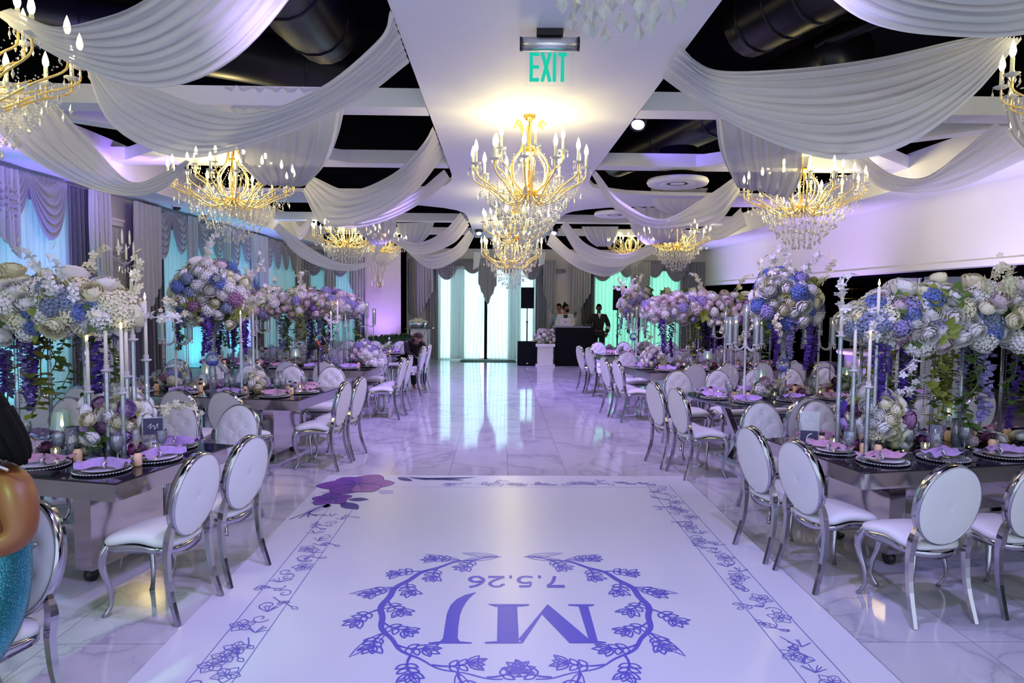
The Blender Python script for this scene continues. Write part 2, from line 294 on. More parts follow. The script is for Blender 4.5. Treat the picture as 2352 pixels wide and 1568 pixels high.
# ---------------------------------------------------------------- curtains
def pleated(x0,x1,z0,z1,per=.09,amp=.045,y=-.12,flare=None,hem=None,nz=8):
    b=MB(); n=max(8,int((x1-x0)/per*6)); ph=random.random()*6
    def fn(u,v):
        x=x0+(x1-x0)*u; zz=z0+(z1-z0)*v
        if flare: x=flare(x,v)
        if hem: zz=hem(u)+(z1-hem(u))*v
        a=amp*(1-.25*v)
        return (x+.3*a*sin(2*PI*x/per*2.7+ph),y+a*sin(2*PI*u*(x1-x0)/per+ph+.6*sin(5*u*(x1-x0)))+.01*sin(9*u+3*v),zz)
    return b.grid(fn,n,nz)
def swag(x0,x1,z,drop,y=-.2,folds=6):
    b=MB(); w=x1-x0
    def fn(u,v):
        s=2*u-1; sg=.05+(drop-.05)*(v**.85); k=.46+.54*v**.5
        x=(x0+x1)/2+s*w/2*k*(1+.04*sin(PI*v))
        sag=sg*(1-abs(s)**2.1)**.95
        rid=.020*sin(2*PI*v*folds)*(1-abs(s)**4)
        return (x,y-.10*(v*(1-v)*2+.3*v)*(1-s*s)+rid,z-sag-.012*cos(2*PI*v*folds)*(1-s*s))
    return b.grid(fn,28,folds*8)
def jabot(x0,x1,z,la,lb,y=-.24,per=.085):
    """zigzag cascade, hem stepping from length la at x0 to lb at x1"""
    def hem(u): return z-(la+(lb-la)*u)+.035*(abs((u*(x1-x0)/per)%1-.5)*4-1)
    return pleated(x0,x1,0,z,per,.035,y,None,hem,6)
def pointed(x0,x1,z,ls,lm,y=-.26):
    def hem(u): return z-(ls+(lm-ls)*(1-abs(2*u-1)))+.03*sin(u*30)
    return pleated(x0,x1,0,z,.08,.03,y,None,hem,6)
def drapery(label,mtx,parts):
    o=props(link('window_drapery',None,None,mtx),label,'drapery',None)
    for n,b,m in parts: build(n,b,M[m],o)
    xs=[v[0] for n,b,m in parts if n=='swag' for v in b.v]; zs=max(v[2] for n,b,m in parts if n=='swag' for v in b.v)
    build('valance_band',pleated(min(xs),max(xs),zs-.30,zs+.03,.10,.02,-.17,nz=2),M['grey'],o)
def curtain(label,mtx,b,m='curtain'): props(build('sheer_curtain',b,M[m],None,mtx),label,'curtain')
curtain('white pleated sheer curtain on the long wall, nearest the front table, lit violet and cyan',ML,pleated(5.0,9.78,.02,3.4,.10,.03,nz=3))
parts=[]
for i in range(6): parts.append(('swag',swag(5.0+.75*i-.02,5.0+.75*(i+1)+.06,3.38,.62+.16*(i%2)),'grey'))
parts+= [('jabot',jabot(8.2,8.5,3.38,.8,1.05),'grey2'),('side_panel',pleated(9.62,10.15,.02,3.4,.11,.05,-.15),'dgrey'),('jabot',jabot(10.0,10.48,3.4,1.0,1.6),'grey2')]
drapery('violet lit grey swagged drapery on the near side of the wall sconce',ML,parts)
curtain('white pleated sheer curtain glowing cyan just beyond the crystal wall sconce',ML,pleated(12.2,16.75,.02,3.4,.10,.03,nz=3))
parts=[('jabot',jabot(11.15,12.05,3.4,2.15,1.25,-.26,.14),'grey2'),('side_panel',pleated(11.4,12.3,.02,3.3,.12,.05,-.12),'dgrey'),('side_panel',pleated(16.6,17.5,.02,3.3,.12,.05,-.12),'dgrey'),('jabot',jabot(16.8,17.5,3.4,1.1,1.9),'grey2')]
x=11.75
for g in range(3):
    parts+= [('swag',swag(x,x+.78,3.38,.85-.1*(g==1)),'grey'),('swag',swag(x+.72,x+1.45,3.38,.72),'grey'),('jabot',jabot(x+1.38,x+1.75,3.4,.95,1.25),'grey2')]; x+=1.66
drapery('long grey swag valance with silver tails running behind the second and third tables',ML,parts)
curtain('cyan lit sheer curtain at the far end of the long curtained wall',ML,pleated(17.5,20.3,.02,3.4,.10,.03,nz=3))
parts=[('swag',swag(17.3+i*.7,18.06+i*.7,3.38,.75),'grey') for i in range(4)]+[('jabot',jabot(20.1,20.6,3.4,.9,1.5),'grey2'),('side_panel',pleated(20.2,20.65,.02,3.3,.12,.05,-.12),'grey')]
drapery('grey swagged drapery in the far corner of the long curtained wall',ML,parts)
# short bay with two cyan windows on the stepped end wall
curtain('narrow pair of cyan sheer curtains beside the violet pier of the end wall',MLE,pleated(-5.8,-4.3,.02,2.9,.09,.03,nz=3))
drapery('grey drapery framing the narrow cyan window beside the violet pier',MLE,[('swag',swag(-5.9,-5.1,3.3,.75),'grey'),('swag',swag(-5.15,-4.3,3.3,.78),'grey'),
 ('jabot',jabot(-5.2,-4.85,3.3,1.5,1.1),'grey2'),('jabot',jabot(-6.05,-5.6,3.3,1.9,1.1),'grey2'),('jabot',jabot(-4.45,-3.95,3.3,1.0,2.1),'grey2'),('side_panel',pleated(-4.3,-4.0,.02,3.2,.1,.04),'dgrey')])
# the big end window
def fl(c,k):
    return lambda x,v: x+(c-x)*k*(.5-abs(v-.45))*.0+ (x-c)*(-.10*(1-(2*v-1)**2))
def sheerpair(x0,x1,z1):
    xm=(x0+x1)/2; b=pleated(x0,xm-.02,.03,z1,.13,.045,-.14,lambda x,v:x-(x-x0)*(.02+.10*(1-v)**2),None,10)
    c=pleated(xm-.02,x1,.03,z1,.13,.045,-.14,lambda x,v:x+(x1-x)*(.02+.06*(1-v)**2),None,10); b.merge(c,I4)
    for a,d in ((x0+.42,x0+.85),(x1-.85,x1-.45)):
        for yy in (-.2,-.26): b.merge(pleated(a,d,.03,z1,.10,.03,yy,None,None,4),I4)
    return b
curtain('tall white sheer curtains glowing pale cyan behind the far doormat',ME,sheerpair(-1.9,1.15,2.9))
drapery('blue grey swagged drapery with a pointed centre tail over the bright end window',ME,[
 ('swag',swag(-2.05,-1.15,3.1,.62),'grey'),('swag',swag(-1.2,-.4,3.1,.42),'grey'),('centre_tail',pointed(-.62,-.05,3.1,.75,1.4),'grey2'),('swag',swag(-.1,.65,3.1,.42),'grey'),('swag',swag(.6,1.45,3.1,.6),'grey'),
 ('jabot',jabot(-2.5,-2.0,3.1,1.85,.95),'grey2'),('jabot',jabot(1.38,1.75,3.1,.95,1.9),'grey2'),('side_panel',pleated(-2.25,-1.85,.02,3.0,.09,.04,-.1),'grey'),('side_panel',pleated(1.1,1.5,.02,3.0,.09,.04,-.1),'grey'),
 ('jabot',jabot(-2.78,-2.45,3.1,1.6,2.0),'grey')])
curtain('sheer curtains glowing sea green behind the bar-side end window',ME,pleated(2.95,5.75,.03,2.9,.12,.04,nz=3))
drapery('green lit swagged drapery over the bar-side end window',ME,[('swag',swag(2.75,3.7,3.1,.62),'grey'),('swag',swag(3.65,4.3,3.1,.5),'grey'),('centre_tail',pointed(4.1,4.7,3.1,.7,1.2),'grey2'),('swag',swag(4.5,5.2,3.1,.5),'grey'),
 ('swag',swag(5.1,5.95,3.1,.62),'grey'),('jabot',jabot(2.3,2.85,3.1,1.9,1.0),'grey2'),('side_panel',pleated(2.6,3.0,.02,3.0,.09,.04,-.1),'dgrey'),('side_panel',pleated(5.65,6.4,.02,3.1,.11,.05,-.1),'grey')])
# ---------------------------------------------------------------- ceiling sheer swags
def hang(label,U,L,folds=7,name='ceiling_drape',bulge=.0,cat='ceiling drape'):
    n=30; a=crom([atY(*p) for p in U],n); c=crom([atY(*p) for p in L],n); b=MB(); ph=random.random()*6
    def fn(u,v):
        i=min(int(round(u*n)),n); p=a[i]; q=c[i]; d=q-p; w=d.length
        t=(a[min(i+1,n)]-a[max(i-1,0)]); nn=d.cross(t)
        nn=nn.normalized() if nn.length>1e-9 else Vector((0,-1,0))
        vv=v+.035*sin(2*PI*v*2+ph+2*u)
        amp=(.010*min(1,w/.5)+.004)*(.6+.7*sin(2.3*vv*2*PI+ph)**2)
        off=amp*sin(2*PI*(folds*vv)+ph+1.2*sin(3*u+ph))+amp*.5*sin(2*PI*(folds*1.7*vv)+2*ph+2*u)
        return p+d*vv+nn*off
    b.grid(fn,n,folds*9)
    return props(build(name,b,M['sheer']),label,cat,'sheer ceiling swags')
hang('broad white sheer ceiling drape crossing the upper corner over the front curtain-side chandelier',[(20,20,4.3),(120,62,4.0),(230,48,3.8),(340,0,3.6),(480,-120,3.5),(640,-330,3.5)],[(-10,30,4.5),(130,130,4.2),(340,205,4.0),(520,155,3.9),(670,0,3.9),(800,-220,3.9)],8)
hang('deep white ceiling swag climbing to the centre panel, below the broad corner drape',[(195,130,4.6),(350,200,4.75),(560,258,4.9),(740,200,4.8),(870,90,4.7),(899,28,4.5)],[(188,130,4.7),(262,290,4.9),(430,360,5.1),(640,310,5.2),(820,230,5.3),(940,145,5.3)],8)
hang('white ceiling swag dipping beside the violet lit valance of the curtained wall',[(130,240,5.2),(215,340,5.5),(300,418,5.8),(380,395,6.2),(430,365,6.6)],[(-60,180,4.9),(0,310,5.1),(150,410,5.5),(300,452,5.8),(380,430,6.2),(435,372,6.6)],6)
hang('sheer panel hanging off the first beam in front of the curtain-side chandelier',[(515,198,6.70),(545,290,7.0),(560,370,7.5),(605,425,8.2),(560,385,9.3)],[(800,205,6.70),(778,320,7.0),(745,390,7.5),(690,425,8.2),(620,385,9.3)],8)
hang('white swag from the curtain-side chandelier up to the centre panel, past the second beam',[(715,405,9.3),(800,438,8.9),(900,400,8.4),(965,335,7.8),(992,285,7.2)],[(695,440,9.4),(740,518,9.2),(850,505,9.0),(950,440,8.8),(1018,350,9.0)],6)
hang('slim white swag meeting the rounded corner of the centre ceiling panel',[(735,470,10.1),(860,484,10.1),(960,440,10.1),(1022,392,10)],[(740,500,10.2),(800,526,10.2),(900,503,10.3),(990,452,10.5),(1034,410,10.7)],4)
hang('yellow lit scrap of swag tucked under the curtain-side chandelier',[(672,500,11),(690,520,11),(714,495,11)],[(668,512,11),(690,550,11),(718,510,11)],3)
hang('violet lit swag sagging low over the third curtain-side table',[(640,512,12),(700,560,12.5),(780,602,13),(850,598,13.5),(862,560,14)],[(628,525,12),(690,590,12.5),(770,620,13),(840,612,13.5),(885,560,14)],5)
hang('sheer panel hanging in front of the third curtain-side chandelier',[(815,470,13),(822,530,13.5),(855,563,14.2),(835,540,14.9)],[(908,470,13),(905,530,13.5),(885,560,14.2),(845,540,14.9)],6)
hang('white ceiling swag ending at the centre panel, behind the third curtain-side chandelier',[(895,535,15),(960,556,15),(1020,530,15),(1058,488,15)],[(888,547,15),(960,584,15.3),(1040,560,15.6),(1078,518,16)],4)
hang('lowest white ceiling swag beside the jewelled centre chandelier, curtain side',[(930,560,17),(980,585,17),(1040,572,17),(1078,530,17)],[(922,567,17.4),(990,618,17.4),(1060,590,17.6),(1090,543,18)],4)
hang('short white sheer tail hanging above the bright end window, curtain side',[(1088,578,19),(1086,620,19)],[(1104,580,19),(1100,612,19)],2)
hang('broad white sheer ceiling drape filling the upper bar-side corner',[(1750,-400,3.4),(2000,-160,3.4),(2300,-90,3.6),(2600,-220,4)],[(1830,-70,3.5),(1990,45,3.7),(2160,82,3.9),(2360,82,4.1),(2520,10,4.3)],8)
hang('widest white ceiling swag, running from the centre panel to the yellow lit beam, bar side',[(1564,106,4.9),(1640,158,5.3),(1800,152,5.4),(2000,126,5.2),(2180,90,4.9),(2270,80,4.7)],[(1522,172,5.6),(1640,260,5.4),(1780,325,5.2),(1930,358,5.0),(2080,325,4.8),(2230,220,4.7),(2346,88,4.6)],10)
hang('sheer panel hanging off the first beam in front of the bar-side chandelier',[(1650,272,6.72),(1660,345,7.1),(1682,400,7.6),(1705,428,8.2),(1790,395,9.2)],[(1858,272,6.72),(1850,345,7.1),(1842,415,7.6),(1818,458,8.2),(1840,395,9.2)],8)
hang('white ceiling swag sweeping from the bar-side chandelier toward the white upper wall',[(1985,355,8.4),(2050,402,8.0),(2130,408,7.6),(2210,350,7.2),(2290,280,6.75)],[(1945,352,8.6),(2010,425,8.3),(2080,442,8.0),(2200,434,7.6),(2360,362,7.2)],6)
hang('grey sheer edge of a ceiling drape at the far bar-side margin',[(2308,230,6.2),(2326,310,6.2),(2400,380,6.2)],[(2345,225,6.0),(2380,300,6.0),(2450,330,6.0)],3)
hang('white swag looping from the centre panel to the bar-side chandelier, before the round vents',[(1366,395,9.7),(1430,468,9.9),(1520,505,10),(1620,450,10),(1692,400,9.7)],[(1360,402,10.2),(1410,480,10.4),(1500,525,10.4),(1640,512,10.2),(1700,440,9.9)],4)
hang('sheer panel hanging behind the big round ceiling vent',[(1490,432,12.2),(1502,475,12.5),(1560,500,13)],[(1622,432,12.2),(1602,470,12.5),(1572,499,13)],5)
hang('sheer panel hanging in front of the second bar-side chandelier',[(1447,476,13.4),(1456,530,13.8),(1485,560,14.4),(1520,542,15)],[(1592,476,13.4),(1578,530,13.8),(1555,556,14.4),(1535,542,15)],6)
hang('aqua white swag starting beside the centre chandelier, bar side',[(1300,508,15),(1350,562,15),(1430,584,15),(1495,560,15)],[(1288,520,15.4),(1338,592,15.4),(1420,612,15.4),(1512,578,15.3)],5)
hang('lowest lilac ceiling swag beside the jewelled centre chandelier, bar side',[(1266,533,17),(1320,580,17),(1400,602,17),(1440,590,17)],[(1256,560,17.6),(1330,616,17.6),(1400,634,17.6),(1452,602,17.4)],5)
hang('small lilac ceiling swag just below the bar-side chandelier',[(1622,508,12),(1650,522,12),(1702,478,12)],[(1612,515,12),(1645,552,12),(1716,520,12)],3)
hang('short white sheer tail hanging above the bright end window, bar side',[(1236,580,19),(1238,612,19)],[(1254,580,19),(1250,606,19)],2)
hang('far sheer panel draped over the beam behind the centre swags, curtain side',[(912,512,16.25),(920,540,16.3),(930,562,16.6)],[(1000,510,16.25),(985,540,16.3),(965,560,16.6)],6)
hang('far sheer panel draped over the beam behind the centre swags, bar side',[(1335,520,16.25),(1350,548,16.3),(1370,566,16.6)],[(1420,520,16.25),(1415,548,16.3),(1405,566,16.6)],6)
# ---------------------------------------------------------------- ducts, vents, sign, spots in the plenum
def duct(label,pts,r,ribs=0):
    pl=crom(pts,24); b=MB().tube(pl,r,18)
    for i in range(ribs): 
        p=pl[int((i+.5)/ribs*24)]; q=pl[min(24,int((i+.5)/ribs*24)+1)]; d=(q-p).normalized()
        b.tube([p,p+d*.02],[r*1.04,r*1.04],18)
    solo('ceiling_duct',b,M['duct'],label,'duct')
duct('black round duct elbow catching violet light in the open ceiling, curtain side',[(-1.05,3.9,5.0),(-1.35,4.6,4.75),(-1.75,5.3,4.5),(-1.8,6.3,4.5),(-1.8,7.2,4.6)],.34,4)
duct('black round duct crossing the open ceiling behind the first beam, curtain side',[(-4.9,7.2,4.7),(-3.5,8.0,4.7),(-1.9,8.9,4.7)],.3,3)
duct('black ribbed duct in the open ceiling above the widest bar-side swag',[(4.3,2.8,4.9),(3.4,5.2,4.8),(2.6,7.3,4.75)],.33,12)
duct('black round duct with a violet edge behind the first beam, bar side',[(2.3,13.5,4.6),(2.9,10.5,4.5),(3.7,7.3,4.5)],.32,4)
duct('thin black pipe beside the ribbed duct',[(4.9,3.6,4.6),(4.2,5.4,4.6),(3.4,7.4,4.6)],.07)
def vent(px,py,z,r,label):
    p=atZ(px,py,z); e=empty('ceiling_vent',p,0,label,'air vent','round ceiling diffusers')
    build('outer_ring',MB().lathe([(r*.62,.0),(r*.95,-.02),(r,.02),(r*.96,.06),(r*.6,.06)],32),M['ceil'],e)
    build('middle_ring',MB().lathe([(r*.34,.0),(r*.56,-.01),(r*.58,.03),(r*.34,.04)],28),M['ceil'],e)
    build('centre_disc',MB().lathe([(.001,-.01),(r*.25,.0),(r*.26,.03),(.001,.04)],24),M['ceil'],e)
    build('neck',MB().lathe([(r*.6,.061),(r*.6,.5)],24),M['black'],e)
vent(1556,422,3.55,.44,'large round white air diffuser hanging between the beams, bar side')
vent(1412,494,3.6,.42,'smaller looking round white air diffuser farther down the bar side')
# exit sign
e=empty('exit_sign',(.34,4.8,3.7),-.03,'EXIT sign with green letters hanging from the centre ceiling panel','sign')
build('mount',MB().box(-.09,.09,-.05,.05,-.045,0),M['blackm'],e)
build('housing',MB().tube([(-.19,0,-.09),(.19,0,-.09)],.045,16),mat('brushed_aluminium',(.75,.76,.78),.3,.8),e)
build('end_cap',MB().tube([(-.205,0,-.09),(-.19,0,-.09)],.048,16),M['blackm'],e); build('end_cap',MB().tube([(.19,0,-.09),(.205,0,-.09)],.048,16),M['blackm'],e)
build('clear_panel',MB().box(-.17,.17,-.004,.004,-.37,-.13),clear('sign_acrylic',(.98,1,.99),.01,.02,.0),e)
lt=MB()
def stroke(b,pts,w,y0=-.012,y1=-.005):
    for (x0,z0),(x1,z1) in zip(pts,pts[1:]):
        d=Vector((x1-x0,z1-z0)).normalized()*w/2; nx,nz=-d.y,d.x
        b.prism([(x0-nx-d.x*0,z0-nz),(x1-nx,z1-nz),(x1+nx,z1+nz),(x0+nx,z0+nz)],y0,y1,'y')
t,bt=-.15,-.345; w=.024
stroke(lt,[(-.125,t),(-.125,bt)],w); [stroke(lt,[(-.125,z),(-.07,z)],w) for z in (t-.012,(t+bt)/2,bt+.012)]
stroke(lt,[(-.05,t),(.005,bt)],w); stroke(lt,[(.005,t),(-.05,bt)],w); stroke(lt,[(.035,t),(.035,bt)],w); stroke(lt,[(.09,t),(.09,bt)],w); stroke(lt,[(.06,t-.012),(.12,t-.012)],w)
build('lettering',lt,mat('exit_green',(.0,.45,.28),.5,emit=(0,.62,.40),es=.55),e)
# visible LED spots clamped in the plenum
def ledspot(p,aim,label):
    q=(Vector(aim)-Vector(p)).to_track_quat('-Z','Y').to_matrix().to_4x4(); mt=Matrix.Translation(p)@q
    o=props(link('stage_spotlight',None,None,mt),label,'spotlight','ceiling stage spotlights')
    build('housing',MB().lathe([(.06,.16),(.085,.14),(.09,.0),(.078,.0),(.07,.02)],16),M['blackm'],o)
    build('lens',MB().lathe([(.001,.012),(.07,.012)],16),mat('led_lens',(.8,.8,1),.3,emit=(.35,.3,1),es=14),o)
    build('yoke',MB().tube([(-.1,0,.08),(-.1,0,.22),(.1,0,.22),(.1,0,.08)],.012,6),M['blackm'],o)
for px,py,Y,l in [(1465,288,7.6,'violet spotlight glaring between the first two beams, bar side'),(1100,537,18,'small violet spotlight above the end window, curtain side'),(1272,536,18,'small violet spotlight above the end window, bar side'),
    ]:
    p=atY(px,py,Y); ledspot(p,(p.x*.4,p.y-2.5,0),l)
for px,Y,l in [(395,8.6,'dark dome spotlight under the curtain-side soffit, nearer one'),(437,9.8,'dark dome spotlight under the curtain-side soffit, farther one')]:
    e=empty('soffit_downlight',(-5.6,12.1 if px<400 else 13.2,3.45),0,l,'downlight')
    build('trim_ring',MB().lathe([(.09,0),(.1,-.03),(.07,-.03)],16),M['white'],e); build('dome',MB().lathe([(.07,-.03),(.055,-.07),(.001,-.09)],14),M['blackm'],e)
# ---------------------------------------------------------------- floor decal
dec=empty('dance_floor_decal',(0,0,0),0,'white vinyl dance floor wrap with an indigo leaf wreath, monogram and date','floor decal')
build('vinyl_sheet',MB().box(-1.77,1.98,.6,7.12,.0002,.003),M['vinyl'],dec)
Z0=.0042
def flat(b,pts,z=Z0): return b.add([(x,y,z) for x,y in pts],[tuple(range(len(pts)))],False)
_rc=[0]
def ribbon(b,pts,w,z=Z0,closed=False):
    _rc[0]+=1; z+=(_rc[0]%160)*5e-6
    n=len(pts); ww=w if isinstance(w,list) else [w]*n; vs=[]
    for i,(x,y) in enumerate(pts):
        a=pts[(i-1)%n] if closed or i else pts[0]; c=pts[(i+1)%n] if closed or i<n-1 else pts[-1]
        dx,dy=c[0]-a[0],c[1]-a[1]; L=math.hypot(dx,dy) or 1; nx,ny=-dy/L*ww[i]/2,dx/L*ww[i]/2
        vs+=[(x+nx,y+ny,z),(x-nx,y-ny,z)]
    return b.add(vs,[(2*i,2*i+1,(2*i+3)%(2*n),(2*i+2)%(2*n)) for i in range(n if closed else n-1)],False)
def c2(ps,n=16): return [(v.x,v.y) for v in crom([(p[0],p[1],0) for p in ps],n)]
def px(pts,ox,oy,k=.39116): 
    return [tuple(atZ(ox+x*k,oy+y*k,Z0)[:2]) for x,y in pts]
C1=(280,1080); C2=(1140,1080)
mo=MB()
for pi_,poly in enumerate(([(420,785),(575,785),(572,794),(535,799),(495,799),(422,793)],[(483,797),(540,797),(596,1001),(545,1001)],[(430,1003),(600,1001),(645,1007),(645,1014),(430,1014)],
  [(302,785),(560,1003),(430,1013),(262,838)],[(300,786),(272,838),(155,1013),(130,990)],[(8,797),(122,797),(133,1010),(4,1010)],[(-50,1010),(150,1008),(150,1014),(-50,1014)],[(-30,785),(195,785),(190,794),(120,799),(-10,799)])):
    flat(mo,px(poly,*C2),Z0+.00015*pi_)
flat(mo,px([(2145,785),(2270,785),(2270,799),(2230,800),(2190,796)],*C1),Z0+.0014); flat(mo,px([(2132,1008),(2205,1003),(2300,1003),(2300,1015),(2132,1015)],*C1),Z0+.0016)
jp=px([(1868,1003),(1885,985),(1898,900),(1908,840),(1930,790),(1965,755),(2015,730),(2083,713)],*C1); jq=px([(1985,1003),(1972,985),(1975,920),(1985,850),(2000,810),(2020,775),(2045,745),(2083,713)],*C1)
for i in range(7): flat(mo,[jp[i],jq[i],jq[i+1],jp[i+1]])
flat(mo,px([(1798,1010),(1868,1002),(1985,1002),(2055,1009),(2055,1016),(1798,1016)],*C1))
build('monogram',mo,M['vprint'],dec)
# date 7.5.26 (reads from the far end), each glyph as strokes in a unit cell
A=atZ(1297,1337,0); B=atZ(1072,1337,0); yt=atZ(1185,1349,0).y; yb=atZ(1185,1324,0).y; H=yb-yt; Wd=A.x-B.x
G={'7':[([(.05,.06),(.95,.06)],.26),([(.9,.1),(.62,.45),(.45,1)],.14)],'.':[([(.35,.93),(.65,.93)],.28)],
 '5':[([(.3,.06),(.85,.06)],.2),([(.3,.06),(.22,.45)],.09),([(.22,.45),(.5,.36),(.78,.45),(.85,.68),(.7,.9),(.4,.97),(.12,.88)],.16)],
 '2':[([(.12,.28),(.3,.08),(.62,.06),(.82,.28),(.7,.52),(.35,.78),(.1,.92)],.15),([(.08,.93),(.92,.93)],.2)],
 '6':[([(.85,.0),(.5,.12),(.22,.42),(.18,.72),(.45,.96),(.78,.88),(.85,.65),(.62,.46),(.3,.52)],.17)]}
dt=MB(); xs=0
for ch,w in (('7',.2),('.',.1),('5',.2),('.',.1),('2',.2),('6',.2)):
    for pts,t in G[ch]:
        q=c2(pts,14) if len(pts)>2 else pts
        ribbon(dt,[(A.x-(xs+x*w)*Wd,yt+y*H) for x,y in q],t*.17)
    xs+=w
build('date_lettering',dt,M['vprint'],dec)
wr=MB(); cx,cyy,RR=.115,4.03,.80
def leafo(b,x,y,a,L,w,t=.006,vein=True):
    p=[];
    for i in range(17):
        s=i/16; q=(s*2 if s<=.5 else 2-2*s); sd=1 if s<=.5 else -1; o=sd*w*sin(PI*q**.8)
        p.append((x+cos(a)*L*q-sin(a)*o,y+sin(a)*L*q+cos(a)*o))
    ribbon(b,p,t)
    if vein: ribbon(b,[(x,y),(x+cos(a)*L*.8,y+sin(a)*L*.8)],t*.7)
for sd in (-1,1):
    ring=[]; ws=[]
    for i in range(60):
        th=PI/2-sd*(.10+i/59*(PI-.2)); rr=RR*(1+.012*sin(i*.9))
        ring.append((cx+rr*cos(th),cyy+rr*sin(th))); ws.append(.010+.032*sin(PI*min(1,i/50))**1.2)
    ribbon(wr,ring,ws)
    for a in (.25,-.3): leafo(wr,cx+sd*.10,cyy+RR,(PI/2-sd*(PI/2-a)),.28,.035,.007)
    rnd=random.Random(5)
    for k in range(15):
        th=PI/2-sd*(.28+k*.19); o=1 if k%2 else -1; bx,by=cx+RR*cos(th),cyy+RR*sin(th); a=th+(0 if o>0 else PI)-sd*o*.9*(1) 
        L=.15+.05*rnd.random(); tw=[(bx+cos(a)*L*s-sin(a)*.02*sin(PI*s)*sd,by+sin(a)*L*s+cos(a)*.02*sin(PI*s)*sd) for s in (0,.25,.5,.75,1)]
        ribbon(wr,tw,[.018,.015,.012,.011,.010]); ex,ey=tw[-1]
        if k%4==1: leafo(wr,bx,by,a+.25*sd,.30,.035,.007)
        for j,da in enumerate((-.8,-.25,.35,.9)):
            leafo(wr,ex,ey,a+da,.082+.025*rnd.random(),.022,.010,j%2==0)
        for s in (.45,.7):
            mx,my=tw[2] if s<.5 else tw[3]
            leafo(wr,mx,my,a+1.0,.068,.018,.010,False); leafo(wr,mx,my,a-1.0,.068,.018,.010,False)
build('leaf_wreath',wr,M['vprint'],dec)
bd=MB()
X0,X1,Y1=-1.38,1.62,6.78; w=.22
for xx in (X0-w/2,X0+w/2,X1-w/2,X1+w/2): ribbon(bd,[(xx,.6),(xx,Y1 if xx>0 else 6.0)],.005)
ribbon(bd,[(X0,Y1-w/2),(X1,Y1-w/2)],.004)
rnd=random.Random(11)
def scrib(x,y):
    k=rnd.choice((0,1,2,3)); t=.006
    if k==0:
        a=rnd.random()*6
        for j in range(5): leafo(bd,x,y,a+j*1.257,.075,.03,t,j%2==0)
    elif k==1:
        a=rnd.random()*6; pts=[(x+cos(a)*s*.16+.03*sin(s*7),y+sin(a)*s*.16+.03*cos(s*9)) for s in (0,.25,.5,.75,1)]; ribbon(bd,c2(pts,10),t*1.3)
        for q in pts[1:]: leafo(bd,q[0],q[1],a+rnd.uniform(-1,1),.05,.015,t,False)
    elif k==2:
        a=rnd.random()*6; ribbon(bd,[(x+(.01+.045*s)*cos(a+s*7),y+(.01+.045*s)*sin(a+s*7)) for s in [i/14 for i in range(15)]],t*1.2)
    else:
        for j in range(6): a=j*.4+rnd.random(); ribbon(bd,[(x,y),(x+.08*cos(a),y+.08*sin(a))],t)
for xx in (X0,X1):
    y=.9
    while y<(Y1 if xx>0 else 5.8): scrib(xx+rnd.uniform(-.06,.06),y); y+=.085
x=X0+.9
while x<X1: scrib(x,Y1+rnd.uniform(-.05,.05)); x+=.09
build('line_art_border',bd,M['vline'],dec)
def petalflower(nm,cx_,cy_,r,mats,z,rot,asp=1.0):
    for j,m_ in enumerate(mats):
        b=MB(); vn=MB(); a=rot+2*PI*j/len(mats); L=r*(1+.12*sin(j*2.3)); w=r*.40; K=12; lo=[]; hi=[]
        for i in range(K+1):
            q=i/K; o=w*sin(PI*q**1.35)**.8 if 0<q<1 else 0; o*=1+.06*sin(q*14)
            lo.append((cx_+(cos(a)*L*q+sin(a)*o)*asp,cy_+sin(a)*L*q-cos(a)*o)); hi.append((cx_+(cos(a)*L*q-sin(a)*o)*asp,cy_+sin(a)*L*q+cos(a)*o))
        zz=z+.0004*j
        for i in range(K): flat(b,[lo[i],lo[i+1],hi[i+1],hi[i]],zz)
        ribbon(vn,lo+hi[::-1],.008,zz+.0002)
        for da in (-.30,-.15,0,.15,.30): ribbon(vn,[(cx_,cy_),(cx_+cos(a+da*.6)*L*.45*asp,cy_+sin(a+da*.6)*L*.45),(cx_+cos(a+da)*L*.80*asp,cy_+sin(a+da)*L*.80)],.005,zz+.0002)
        build(nm+'_petal',b,M[m_],dec); build('petal_veins',vn,M['vdark'],dec)
petalflower('large_purple',-1.40,6.76,.37,('vpink','vpink','vpurp','vpurp','vpurp','vpink'),Z0+.0006,.15,1.0)
petalflower('small_purple',-1.54,6.26,.20,('vpurp','vpurp','vpurp','vpurp','vpurp'),Z0+.0006,.5)
lf=MB()
def leaf2(b,x,y,a,L,w,z=Z0):
    p=[(x+cos(a)*L*q-sin(a)*w*sin(PI*q),y+sin(a)*L*q+cos(a)*w*sin(PI*q)) for q in [i/8 for i in range(9)]]
    r=[(x+cos(a)*L*q+sin(a)*w*sin(PI*q),y+sin(a)*L*q-cos(a)*w*sin(PI*q)) for q in [i/8 for i in range(9)]]
    for i in range(8): flat(b,[p[i],r[i],r[i+1],p[i+1]],z)
leaf2(lf,-1.04,7.04,-.75,.24,.05)
for k in range(4): leaf2(lf,-.92+k*.11,7.04-k*.02,-.45+.08*k,.26,.03)
for k in range(4): leaf2(lf,-.80+k*.11,6.98,.12+.05*k,.26,.022)
ribbon(lf,[(-1.0,7.06),(-.4,6.94)],.010)
leaf2(lf,-1.38,6.24,.0,.20,.06); leaf2(lf,-1.42,6.16,-.85,.30,.075); leaf2(lf,-1.52,6.1,-1.6,.12,.04)
for k in range(5): ribbon(lf,c2([(-1.53,6.1),(-1.62,5.9-.02*k),(-1.74+.07*k,5.66+.03*k)],8),.012)
build('dark_leaves',lf,M['vdark'],dec)
gh=MB(); leaf2(gh,-1.5,6.2,-1.9,.5,.06); leaf2(gh,-1.45,6.5,3.3,.26,.05); leaf2(gh,-1.15,6.55,-.6,.2,.07); leaf2(gh,-1.5,6.35,-2.3,.3,.05); build('pale_leaves',gh,M['vghost'],dec)
